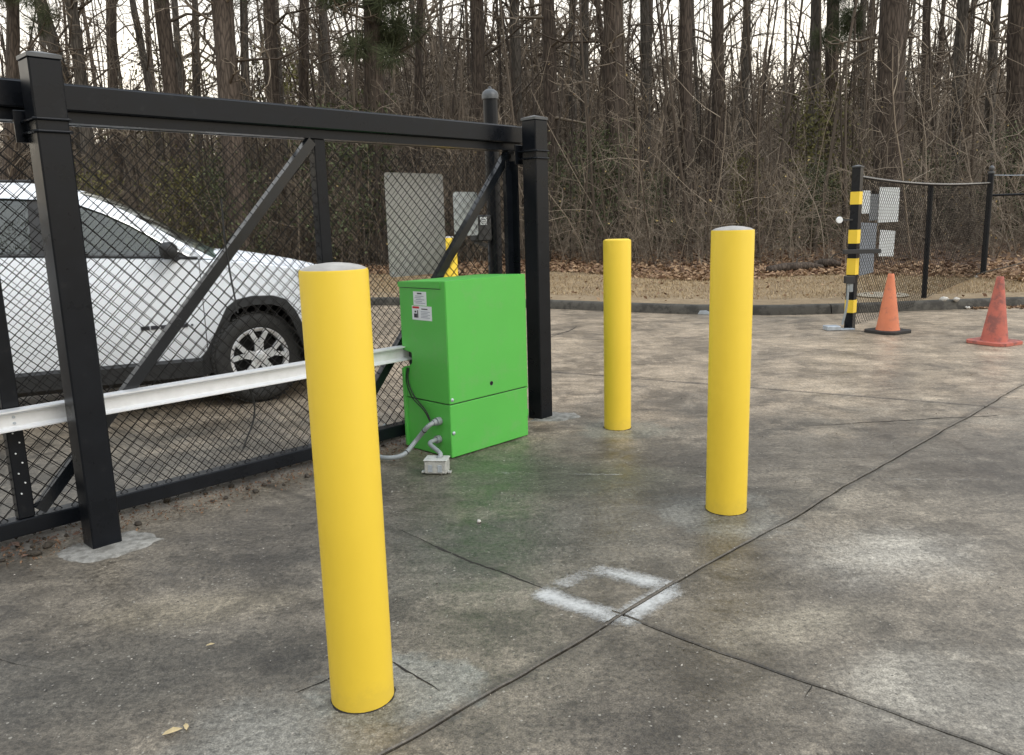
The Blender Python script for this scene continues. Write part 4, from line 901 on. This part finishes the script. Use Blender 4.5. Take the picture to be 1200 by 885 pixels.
MB().lathe([(.001, -.008), (.033, -.008), (.038, 0), (.038, .010), (.001, .012)], 20, 0, 0, 'y').build('disc', M['white'], rf, 40); MB().bar((.03, .01, 0), (.17, .03, 0), .018, .018).build('stem', M['blackplastic'], rf)
fp = empty('floor_plate', (pl.x-.20, pl.y-.10, 0), 0, 'light grey metal plate on the ground at the foot of the striped post', 'metal plate')
MB().box(-.13, .03, -.07, .07, .003, .055, .006).build('cover', M['galv'], fp); MB().box(.031, .20, -.06, .02, .003, .018, .002).build('base_flange', M['galv'], fp)
# far fence run
ff = groot('chain_link_fence', 8.46, 0, 'black chain link fence panel behind the cones with several sign backs', 'fence')
f4 = lambda s, o, z: (s-8.46, -o, z)
rl = []
for k in range(21):
    t_ = k/20; s_ = 8.46+(13.95-8.46)*t_; sag = 1.738-.055*4*t_*(1-t_)*(1.15-.3*t_)+.01*t_; rl.append((s_, 0, sag))
MB(f4).tube(rl, .021, 10).build('top_rail', M['blackworn'], ff, 60)
z_m = float(ground_z(gw(11.12, 0).x, gw(11.12, 0).y)); MB(f4).tube([(11.12, -.03, z_m-.05), (11.09, -.03, 1.68)], .036, 12).build('mid_post', M['black'], ff, 60)
def fence_fabric(root):
    pitch = .071; hp = pitch/2; s0, s1 = 8.46, 13.9; nw = int((s1-s0)/hp); K = 46; k = np.arange(K); i = np.arange(nw)[:, None]; left = ((k[None]+i) % 2)
    P = np.zeros((nw, K, 3)); P[:, :, 0] = s0+(i+left)*hp; sx = P[:, :, 0]; t_ = (sx-s0)/5.49
    zb = np.interp(sx, [8.4, 10.4, 11.1, 12.5, 14], [.03, .05, .13, .22, .30]); ztp = 1.738-.055*4*t_*(1-t_)*(1.15-.3*t_)+.01*t_
    P[:, :, 2] = zb+(ztp-zb)*k[None]/(K-1); P[:, :, 1] = .03+.012*np.sin(sx*2+P[:, :, 2]*3)+np.where(left > 0, .002, -.002)
    V, Q, _ = tubes(P, np.full((nw, K), .0026), 3, None, np.tile([[1., 0, 0]], (nw, 1)), np.tile([[0, 1., 0]], (nw, 1)))
    V = np.stack([V[:, 0]-8.46, -V[:, 1], V[:, 2]], 1); bulk('chain_link_mesh', V, Q, M['wire'], root)
fence_fabric(ff)
ep = groot('fence_end_post', 13.98, 0, 'black fence post with a ball cap behind the right cone', 'post')
ze = float(ground_z(ep.location.x, ep.location.y)); MB().lathe([(.045, ze-.05), (.045, 1.90)], 20).build('post_tube', M['black'], ep, 40)
MB().lathe([(.052, 1.90), (.052, 1.925), (.02, 1.935), (.035, 1.955), (.042, 1.98), (.035, 2.005), (.015, 2.022), (.001, 2.026)], 18).build('ball_cap', M['capmetal'], ep, 60)
sr = empty('side_fence', (ep.location.x, ep.location.y, 0), 0, 'thin black fence rail and sagging wire running out of view at right', 'fence')
MB().tube([(.05, 0, 1.55), (2.4, -1.2, 1.55)], .018, 8).build('rail', M['black'], sr, 60)
MB().tube([tuple(q) for q in smooth_pts([(.04, 0, 1.87), (.5, -.25, 1.85), (1.1, -.55, 1.91), (2.4, -1.2, 2.1)], 5)], .007, 6).build('wire', M['galv'], sr, 60)
MB().tube([(2.42, -1.21, 0.2), (2.42, -1.21, 2.15)], .04, 12).build('post', M['black'], sr, 60)
panel(8.56, 8.80, 1.325, 1.588, .0, 'signlight', 'narrow bright sign back on the far fence right beside the striped post', cr_=.01)
panel(8.81, 9.08, 1.24, 1.55, -.005, 'signdark', 'dim grey sign back between the two bright ones on the far fence', cr_=.01)
panel(9.09, 9.78, 1.21, 1.632, .0, 'signlight', 'largest pale sign back on the far fence', cr_=.01)
panel(8.56, 9.06, .89, 1.215, .0, 'signblue', 'blue grey sign back low on the far fence behind the cross arm', ang=2, cr_=.01)
panel(8.58, 9.03, .61, .87, .0, 'signblue', 'lowest blue grey sign back on the far fence', cr_=.01, ang=-2)
panel(9.18, 9.70, .79, 1.11, .0, 'signlight', 'pale sign back below the largest one on the far fence', cr_=.01, ang=3)

# ---- traffic cones
def cone(x, y, label, body, basem, h=.70, wb=.2, tilt=0):
    rt = empty('traffic_cone', (x, y, 0), R(20), label, 'traffic cone', 'weathered traffic cones'); rt.rotation_euler = (tilt, 0, R(28))
    prof_ = [(.128, .03), (.122, .055), (.117, .08), (.036, h-.03), (.033, h-.008), (.028, h)]
    n_s = 40; MB().lathe(prof_+[(.024, h), (.022, h-.03)], n_s, cap=False).build('cone_body', M[body], rt, 50)
    pts = []
    for k in range(32):
        a = 2*math.pi*k/32; q = wb/max(abs(math.cos(a)), abs(math.sin(a)))*1.0; q = min(q, wb*1.22); pts.append((q*math.cos(a), q*math.sin(a)))
    MB().prism(pts, .004+(.0), .032, 2).build('cone_base', M[basem], rt)
    return rt
cone(4.26, 9.0, 'left traffic cone, faded orange on a black base beside the striped post', 'cone', 'rubber', .66)
cone(4.90, 8.05, 'right traffic cone, dirtier orange with an orange base at the picture edge', 'cone2', 'cone2', .675, .205, .01)

# ================================================================== WHITE SUV  (car frame: x forward, y left, origin on the ground under the front axle)
CA = R(24); W_ = Vector((-2.009, 6.259, 0)); lf = Vector((-math.sin(CA), math.cos(CA), 0)); co = W_+lf*.845
car = empty('parked_car', (co.x, co.y, 0), CA, 'white sport utility car parked behind the gate, facing right', 'car')
ip = np.interp
def w0(x): return ip(x, [-3.62, -3.5, -3.2, -2.7, .30, .55, .70, .80, .86, .90], [.60, .80, .89, .915, .915, .89, .84, .76, .66, .50])
def ysh(x, z): return w0(x)*ip(z, [.2, .385, .60, .85, 1.02, 1.20, 1.3], [.955, .965, 1.0, 1.0, .985, .955, .94])
def ztop(x): return ip(x, [-3.62, -3.3, -1.63, -.42, -.30, 0, .35, .6, .78, .90], [1.10, 1.20, 1.19, 1.13, 1.118, 1.09, 1.03, .97, .90, .74])
AR = [(-.415, .385), (-.36, .45), (-.27, .62), (-.195, .765), (-.12, .82), (0, .842), (.16, .835), (.255, .80), (.325, .70), (.40, .52), (.44, .40)]
def zlow(x):
    z = .385
    for c in (0, -2.70):
        if -.415 < x-c < .44: z = max(z, float(ip(x-c, [a for a, _ in AR], [b for _, b in AR])))
    return z if x < .44 else .40
def side_panel(x0, x1, sg, name, mat, parent, inset=0, nz=9):
    n = max(3, int((x1-x0)/.03)); rows = []
    for x in np.linspace(x0, x1, n):
        a, b_ = zlow(x), float(ztop(x)); col = []
        for z in np.linspace(a, b_, nz): col.append((x, sg*(ysh(x, z)-inset), z))
        if not inset: col.append((x, sg*(ysh(x, b_)-.012), b_+.010)); col.append((x, sg*(ysh(x, b_)-.05), b_+.014)); col.insert(0, (x, sg*(ysh(x, a)-.02), a))
        rows.append(col)
    return MB().grid(rows).build(name, M[mat], parent, 40)
DG = (-.355, -1.345, -2.33)
for sg in (-1, 1):
    side_panel(DG[0]+.003, .88, sg, 'front_fender', 'carwhite', car)
    d1 = side_panel(DG[1]+.003, DG[0]-.003, sg, 'front_door', 'carwhite', car)
    d2 = side_panel(DG[2]+.003, DG[1]-.003, sg, 'rear_door', 'carwhite', car)
    side_panel(-3.60, DG[2]-.003, sg, 'rear_quarter', 'carwhite', car)
    side_panel(-3.58, .85, sg, 'inner_panel', 'well', car, .014)
    for d_, hx in ((d1, -1.31), (d2, -2.29)):
        MB().tube([(hx-.0, sg*.925, .985), (hx+.02, sg*.955, .99), (hx+.17, sg*.955, .99), (hx+.19, sg*.925, .985)], .014, 8).build('handle', M['carwhite'], d_, 50)
    # sill cladding and arch flares
    rows = [[(x, sg*(.90), .385+.012), (x, sg*(.925), .375), (x, sg*.92, .26), (x, sg*.85, .22), (x, sg*.6, .22)] for x in np.linspace(-2.30, -.40, 12)]
    MB().grid(rows).build('sill_cladding', M['cladding'], car, 40)
    for c in (0, -2.70):
        rows = []
        for k, (x, z) in enumerate([(-.40, .26)]+AR+[(.45, .30)]):
            cx, cz = 0.02, .36; dx, dz = x-cx, z-cz; l = math.hypot(dx, dz); ix, iz = x-dx/l*.068, z-dz/l*.068
            yo = float(ysh(x+c, max(z, .4)))
            rows.append([(x+c-0, sg*(yo-.01), z+.004), (x+c, sg*(yo+.016), z-.004), (ix+c, sg*(yo+.022), iz), (ix+c, sg*(yo-.02), iz-.004), (ix+c, sg*(yo-.30), iz-.0)])
        MB().grid(rows).build('arch_flare', M['cladding'], car, 50)
    # name badge low on the front door (dark letter blocks)
    if sg < 0:
        for k, wd in enumerate((.06, .05, .06, .06, .05)):
            x = -.80+k*.068; MB().box(x, x+wd, -.924, -.918, .638, .666, .001).build('badge', M['blackprint'], d1)
        MB().box(-.455, -.44, -.924, -.918, .645, .66, .001).build('badge', M['blackprint'], d1)
# underbody
MB().box(-3.4, .75, -.80, .80, .24, .34, .02).build('underbody', M['well'], car)
for c in (0, -2.7): MB().box(c-.5, c+.5, -.56, .56, .33, .90, .02).build('wheel_well', M['well'], car)
# hood
rows = []
for x in np.linspace(-.34, .80, 22):
    w_ = float(ysh(x, ztop(x)))-.052; z = float(ztop(x))+.016; rows.append([(x+.045*(1-q*q)*(1 if x < 0 else 1-x), w_*q, z+.055*(1-abs(q)**2.4)*(1-max(0, x)*.35)+.012*(abs(abs(q)-.55) < .12)) for q in np.linspace(-1, 1, 19)])
MB().grid(rows).build('hood', M['carwhite'], car, 40)
# nose
def nose_x(y): return .93-.30*(abs(y)/.86)**3.2
rows = []
for z, off in ((.24, -.08), (.34, 0), (.55, .03), (.72, .02), (.86, -.02), (.93, -.07), (.955, -.13)):
    rows.append([(nose_x(y)+off, y, z-.05*(abs(y)/.86)**2*(z > .8)) for y in np.linspace(-.84, .84, 25)])
MB().grid(rows).build('front_fascia', M['carwhite'], car, 50)
rows = [[(nose_x(y)+off, y, z) for y in np.linspace(-.5, .5, 12)] for z, off in ((.60, .036), (.74, .030), (.84, -.006))]; gr = MB().grid(rows).build('grille', M['cladding'], car)
for k in range(7):
    y = -.45+k*.15; MB().box(nose_x(y)-.01, nose_x(y)+.045, y-.02, y+.02, .63, .80, .004).build('grille_slot', M['chrome'], gr)
for sg in (-1, 1):
    rows = [[(x_, sg*(float(ysh(x_, .9))+.006), z+(.02 if k else 0)) for x_ in np.linspace(.50, .86, 8)] for k, z in enumerate((.80, .85, .885))]
    MB().grid(rows).build('headlight', M['chrome'], car, 50)
    MB().box(.36, .47, sg*.914-.006, sg*.914+.006, .96, 1.0, .004).build('fender_badge', M['cladding'], car)
# greenhouse: window top curve, roofline curve (right side), mirrored
WT = [(-.37, 1.140), (-.537, 1.232), (-.67, 1.325), (-.804, 1.412), (-.96, 1.495), (-1.115, 1.560), (-1.347, 1.598), (-1.573, 1.612), (-2.2, 1.60), (-2.8, 1.55), (-3.1, 1.44), (-3.2, 1.24)]
RT = [(-.25, 1.135), (-.50, 1.283), (-.65, 1.388), (-.795, 1.482), (-.95, 1.565), (-1.109, 1.628), (-1.347, 1.682), (-1.573, 1.702), (-2.3, 1.70), (-3.0, 1.64), (-3.38, 1.55), (-3.52, 1.24)]
def gy(z): return .868-(z-1.13)*.36
nR = len(RT)
for sg in (-1, 1):
    rows = []
    for (a, b_), (c, d_) in zip(WT, RT):
        y1 = gy(b_); y2 = gy(d_)-.035*(d_ > 1.5); q = .35
        rows.append([(a, sg*(y1-.014), b_-.006), (a, sg*(y1+.004), b_), (a+(c-a)*.5, sg*((y1+y2)/2+.016), b_+(d_-b_)*.5), (c, sg*y2, d_), (c, sg*(y2-.03), d_+.006)])
    MB().grid(rows).build('side_frame', M['carwhite'], car, 45)
    # chrome-ish bright moulding and black seals
    MB().tube([(a, sg*(gy(b_)+.004), b_-.008) for a, b_ in WT], .008, 6).build('window_moulding', M['chrome'], car, 60)
    MB().tube([(x, sg*(gy(ztop(x))+.012), float(ztop(x))+.022) for x in np.linspace(-3.2, -.36, 20)], .011, 6).build('window_seal', M['cladding'], car, 60)
    # side glass in two panes
    def top_at(x): return float(ip(-x, [-a for a, _ in WT][::1], [b_ for _, b_ in WT]))
    for x0, x1, nm in ((-1.33, -.40, 'front_window'), (-2.30, -1.43, 'rear_window'), (-3.15, -2.38, 'quarter_window')):
        rows = []
        for x in np.linspace(x0, x1, 16):
            zt = top_at(x); zb = float(ztop(x))+.012; rows.append([(x, sg*(gy(z)-.012), z) for z in np.linspace(zb, max(zt, zb+.004), 6)])
        MB().grid(rows).build(nm, M['glass'], car, 60)
    for x0, x1 in ((-1.435, -1.325), (-2.385, -2.295)):
        MB().grid([[(x, sg*(gy(z)-.006), z) for z in (1.19, 1.4, 1.60)] for x in (x0, x1)]).build('door_pillar', M['cladding'], car)
    # mirror
    mr_ = MB(); mr_.box(-.62, -.50, sg*1.02-.085, sg*1.02+.085, 1.15, 1.27, .03); mi = mr_.build('side_mirror', M['cladding'], car, 60); MB().bar((-.50, sg*.86, 1.14), (-.55, sg*.97, 1.18), .05, .04).build('mirror_stalk', M['cladding'], mi)
    MB().tube([(x, sg*.63, 1.722) for x in (-1.36, -1.5, -2.2, -3.0, -3.1)], .010, 8).build('roof_rail', M['cladding'], car, 60)
    MB().add([(-.415, sg*.865, 1.15), (-.56, sg*.86, 1.15), (-.56, sg*.82, 1.235)], [(0, 1, 2)]).build('corner_trim', M['cladding'], car)
# windscreen, roof, tailgate
def cross(i0, i1, name, mat, bulge=.0, crown=.03, inset=0):
    rows = []
    for i in range(i0, i1+1):
        x, z = RT[i]; y2 = gy(z)-.035*(z > 1.5)-.03-inset; rows.append([(x+bulge*(1-q*q)*(1-(i-i0)/(i1-i0)*.6), y2*q, z+.006+crown*(1-q*q)) for q in np.linspace(-1, 1, 15)])
    return MB().grid(rows).build(name, M[mat], car, 60)
cross(0, 5, 'windscreen', 'glass', .10, .035, .0); cross(5, 9, 'roof', 'carwhite', .03, .035); cross(9, 11, 'tailgate_glass', 'glass', -.05, .03)
MB().grid([[(-3.52-.06*(1-q*q), .80*q, z) for q in np.linspace(-1, 1, 9)] for z in (.35, .8, 1.24)]).build('tailgate', M['carwhite'], car, 60)
MB().grid([[(-.46+.13*(1-q*q), .80*q, 1.128) for q in np.linspace(-1, 1, 9)], [(-.24+.11*(1-q*q), .80*q, 1.138) for q in np.linspace(-1, 1, 9)]]).build('cowl', M['cladding'], car)
MB().tube([(-.26, -.1, 1.19), (-.27, -.45, 1.185), (-.30, -.68, 1.175)], .008, 6).build('wiper', M['cladding'], car)
# cabin
for y in (-.36, .36):
    st_ = MB(); st_.box(-1.75, -1.30, y-.24, y+.24, .62, .80, .05); st_.add([(-1.72, y-.24, .75), (-1.72, y+.24, .75), (-1.58, y-.24, .78), (-1.58, y+.24, .78), (-1.98, y-.20, 1.36), (-1.98, y+.20, 1.36), (-1.88, y-.20, 1.37), (-1.88, y+.20, 1.37)], [(0, 1, 3, 2), (4, 6, 7, 5), (0, 2, 6, 4), (1, 5, 7, 3), (2, 3, 7, 6), (0, 4, 5, 1)])
    s_o = st_.build('front_seat', M['seat'], car); MB().box(-2.02, -1.90, y-.12, y+.12, 1.39, 1.56, .03).build('headrest', M['seat'], s_o)
MB().box(-3.0, -2.6, -.62, .62, .62, 1.32, .06).build('rear_seat', M['seat'], car); MB().box(-.95, -.50, -.78, .78, .85, 1.10, .05).build('dashboard', M['seat'], car)
MB().box(-3.3, -.6, -.8, .8, .40, .46, .01).build('cabin_floor', M['seat'], car)
sw_ = []
for k in range(21): a = 2*math.pi*k/20; sw_.append((-1.05-.07*math.sin(a), .36+.18*math.cos(a), 1.06+.17*math.sin(a)))
MB().tube(sw_, .014, 8, False).build('steering_wheel', M['seat'], car, 60)
MB().box(-.90, -.87, -.12, .12, 1.42, 1.48, .008).build('rear_view_mirror', M['seat'], car)
# wheels
def wheel(x, sg, steer):
    rt = bpy.data.objects.new('wheel', None); COL.objects.link(rt); rt.parent = car; rt.location = (x, sg*.80, .357); rt.rotation_euler = (0, 0, R(steer)+(0 if sg < 0 else math.pi)); rt.empty_display_size = .1
    # outward = local -y
    ty = [(.232, .10), (.24, .105), (.30, .112), (.335, .100), (.352, .075), (.357, .03), (.357, -.03), (.352, -.078), (.335, -.102), (.30, -.114), (.25, -.106), (.232, -.098), (.225, -.09)]
    MB().lathe(ty, 56, 0, 0, 'y', cap=False).build('tyre', M['tyre'], rt, 50)
    tr_ = MB()
    for k in range(56):
        a = 2*math.pi*k/56
        for y0 in (-.09, -.025, .04):
            c_, s_ = math.cos(a), math.sin(a); r1, r2 = .352, .3605; da = .035
            vs = []
            for r_ in (r1, r2):
                for aa in (a-da, a+da):
                    for yy in (y0, y0+.05): vs.append((r_*math.cos(aa+y0*.5), yy, r_*math.sin(aa+y0*.5)))
            tr_.add(vs, [(0, 1, 3, 2), (4, 6, 7, 5), (0, 4, 5, 1), (2, 3, 7, 6), (0, 2, 6, 4), (1, 5, 7, 3)])
    tr_.build('tread_blocks', M['tyre'], rt)
    MB().lathe([(.228, .09), (.222, .0), (.205, -.05), (.215, -.085), (.232, -.098), (.236, -.101), (.232, -.106), (.214, -.098), (.205, -.085)], 48, 0, 0, 'y', cap=False).build('rim', M['rim'], rt, 50)
    MB().lathe([(.19, -.02), (.001, -.02)], 32, 0, 0, 'y', cap=False).build('brake_disc', M['well'], rt)
    for k in range(5):
        a = 2*math.pi*k/5+.3; sp_ = MB()
        for q in (-1, 1):
            a2 = a+q*.30; am = a+q*.13
            p0 = Vector((.045*math.cos(a+q*.35), -.082, .045*math.sin(a+q*.35))); p1 = Vector((.125*math.cos(am), -.088, .125*math.sin(am))); p2 = Vector((.218*math.cos(a2), -.094, .218*math.sin(a2)))
            sp_.bar(p0, p1, .036, .022, (0, 1, 0)); sp_.bar(p1, p2, .036, .022, (0, 1, 0))
        sp_.build('spoke', M['rim'], rt)
    MB().lathe([(.062, -.06), (.060, -.092), (.045, -.100), (.034, -.100), (.030, -.104), (.001, -.105)], 24, 0, 0, 'y', cap=False).build('hub_cap', M['rim'], rt, 40)
for x, sg, s_ in ((0, -1, 14), (0, 1, 14), (-2.70, -1, 0), (-2.70, 1, 0)): wheel(x, sg, s_)

# ================================================================== SMALL THINGS ON THE GROUND
def lump(name, x, y, sc, mat, label, cat, group=None, z=None):
    vs, fs = [], []; n, m_ = 9, 6; r_ = random.Random(int(x*1000+y*77))
    for i in range(m_+1):
        for j in range(n):
            a = 2*math.pi*j/n; b_ = math.pi*i/m_; v = Vector((math.sin(b_)*math.cos(a), math.sin(b_)*math.sin(a), math.cos(b_)*.65)); v *= 1+.6*mn.noise(v*1.6+Vector((x*9, y*9, 0))); vs.append((v.x*sc, v.y*sc, v.z*sc))
    for i in range(m_):
        for j in range(n): fs.append((i*n+j, (i+1)*n+j, (i+1)*n+(j+1) % n, i*n+(j+1) % n))
    o = MB().add(vs, fs).build(name, M[mat], None, 70); o.location = (x, y, sc*.45 if z is None else z); o.rotation_euler = (0, 0, r_.uniform(0, 6)); return tag(o, label, cat, group)
CL = 'soil clods lying along the foot of the gate'
lump('soil_clod', -2.06, 3.25, .021, 'clod', 'nearest dark soil clod left of the front gate post foot', 'clod', CL)
lump('soil_clod', -2.06, 3.34, .020, 'clod', 'dark soil clod just behind the nearest one by the front gate post', 'clod', CL)
lump('soil_clod', -1.77, 3.90, .020, 'clod', 'lone soil clod on the concrete right of the front gate post', 'clod', CL)
for k in range(70):
    s_ = rr_.choice([rr_.uniform(-.75, -.1), rr_.uniform(-.8, 0), rr_.uniform(.1, 1.8)]); o_s = rr_.uniform(-.30, -.08); p = gw(s_, o_s)
    kind_ = rr_.random()
    if kind_ < .55: lump('soil_clod', p.x, p.y, rr_.uniform(.006, .018), 'clod', 'small crumb of dark soil strewn under the gate bottom rail', 'clod', CL)
    else:
        o = MB().add([(-.02, 0, 0), (0, -.012, .004), (.022, 0, .001), (0, .012, .006)], [(0, 1, 2), (0, 2, 3)]).build('fallen_leaf', M['leafbrown'], None); o.location = (p.x, p.y, .007+rr_.random()*.008); o.rotation_euler = (rr_.uniform(-.4, .4), rr_.uniform(-.4, .4), rr_.uniform(0, 6)); o.scale = (rr_.uniform(.7, 1.6),)*3
        tag(o, 'small dry brown leaf lying under the gate bottom rail', 'leaf', 'dry leaves under the gate')
lump('pebble', -.17, 3.49, .011, 'pebble', 'single pale pebble on the concrete in front of the green box', 'pebble')
for (x, y, sc, rz, lab) in ((-.955, 1.975, 1.3, .5, 'pale torn leaf on the concrete at lower left, the longer of two'), (-.925, 1.998, .8, 2.0, 'small pale leaf fragment touching the longer leaf at lower left'), (-1.02, 2.44, .7, .4, 'small pale scrap left of the near bollard')):
    o = MB().add([(-.02, 0, 0), (-.006, -.008, .004), (.012, -.005, .003), (.022, .002, .001), (.004, .009, .006), (-.012, .006, .003)], [(0, 1, 5), (1, 2, 4, 5), (2, 3, 4)]).build('pale_leaf', M['leafpale'], None); o.location = (x, y, .006); o.rotation_euler = (0, 0, rz); o.scale = (sc,)*3; tag(o, lab, 'leaf')
# fine grit
N = 3800; x = rng.uniform(-3.5, 4.5, N); y = 1.6+rng.exponential(2.6, N); V, Q, T = leaves('', x, y, np.full(N, .003), .0042, None, .3); 
tag(bulk('grit', V, Q, M['grit'], tint=T), 'fine pale grit scattered over the concrete', 'grit', kind='stuff')
p_ = gw(.9, -.2); N = 2200; s_ = rng.uniform(-1.2, 2.2, N); o_s = rng.normal(-.2, .10, N); xx = P0.x+GV.x*s_+NV.x*o_s; yy = P0.y+GV.y*s_+NV.y*o_s
V, Q, T = leaves('', xx, yy, np.full(N, .006), .007, None, .6); tag(bulk('dirt_crumbs', V, Q, M['deadleaf'], tint=T*.4), 'dark dirt and leaf crumbs in a line under the gate', 'dirt', kind='stuff')
# litter and sticks on the verge
for (x, y, ln_, rz, lab) in ((5.75, 16.2, 1.3, .3, 'rotting log lying in the leaves right of the right hand bollard'), (6.5, 16.5, .5, -.5, 'broken piece of log beside the rotting log')):
    rt = empty('fallen_log', (x, y, float(ground_z(x, y))+.07), rz, lab, 'log'); MB().tube([(-ln_/2, 0, 0), (-ln_*.2, .04, .03), (ln_*.2, -.02, .04), (ln_/2, .03, .0)], [.07, .09, .08, .04], 9).build('log', M['bark'], rt, 60); MB().tube([(0, 0, .05), (.1, .1, .18), (.25, .12, .24)], [.02, .014, .006], 6).build('stub', M['barkgrey'], rt, 60)
x, y = 2.74, 11.22; o = MB().prism([(-.09, 0), (.10, 0), (.08, .03), (.02, .055), (-.06, .05)], -.09, .09, 1).build('crushed_can', M['galv'], None); o.location = (x, y, .003); o.rotation_euler = (0, 0, -.5); tag(o, 'crushed pale metal scrap against the kerb beside the right hand bollard', 'litter')
rt = empty('access_cover', (5.45, 11.75, float(ground_z(5.45, 11.75))-.005), .1, 'pale oval cover lying in the grass behind the left cone', 'cover'); q = MB().lathe([(.34, 0), (.36, .02), (.34, .035), (.30, .04), (.26, .032), (.001, .034)], 28).build('lid', M['kerb2'], rt, 40)
for k, (x, y, sc) in enumerate(((5.95, 11.0, .05), (6.1, 10.95, .04), (6.02, 11.07, .035), (6.25, 10.93, .03), (7.66, 13.2, .05))):
    lump('litter_scrap', x, y, sc, 'pebble', ('pale scrap of litter at the kerb below the mid fence post, number counted from the left', '')[0] if False else ('largest pale litter scrap by the far mid fence post', 'second pale litter scrap right of the far mid fence post', 'pale litter scrap tucked on the kerb by the mid fence post', 'outermost small pale scrap right of the mid fence post', 'white scrap beside the foot of the ball capped post')[k], 'litter', z=float(ground_z(x, y))*(y > kerb_y(x))+.02)
st_ = empty('fallen_stick', (8.6, 13.3, float(ground_z(8.6, 13.3))), 0, 'thin pale stick leaning over the leaves right of the ball capped post', 'stick')
MB().tube([(-.9, 0, .04), (-.2, .05, .18), (.6, 0, .42), (1.2, .1, .62)], [.009, .010, .008, .005], 6).build('stick', M['barkgrey'], st_, 60)
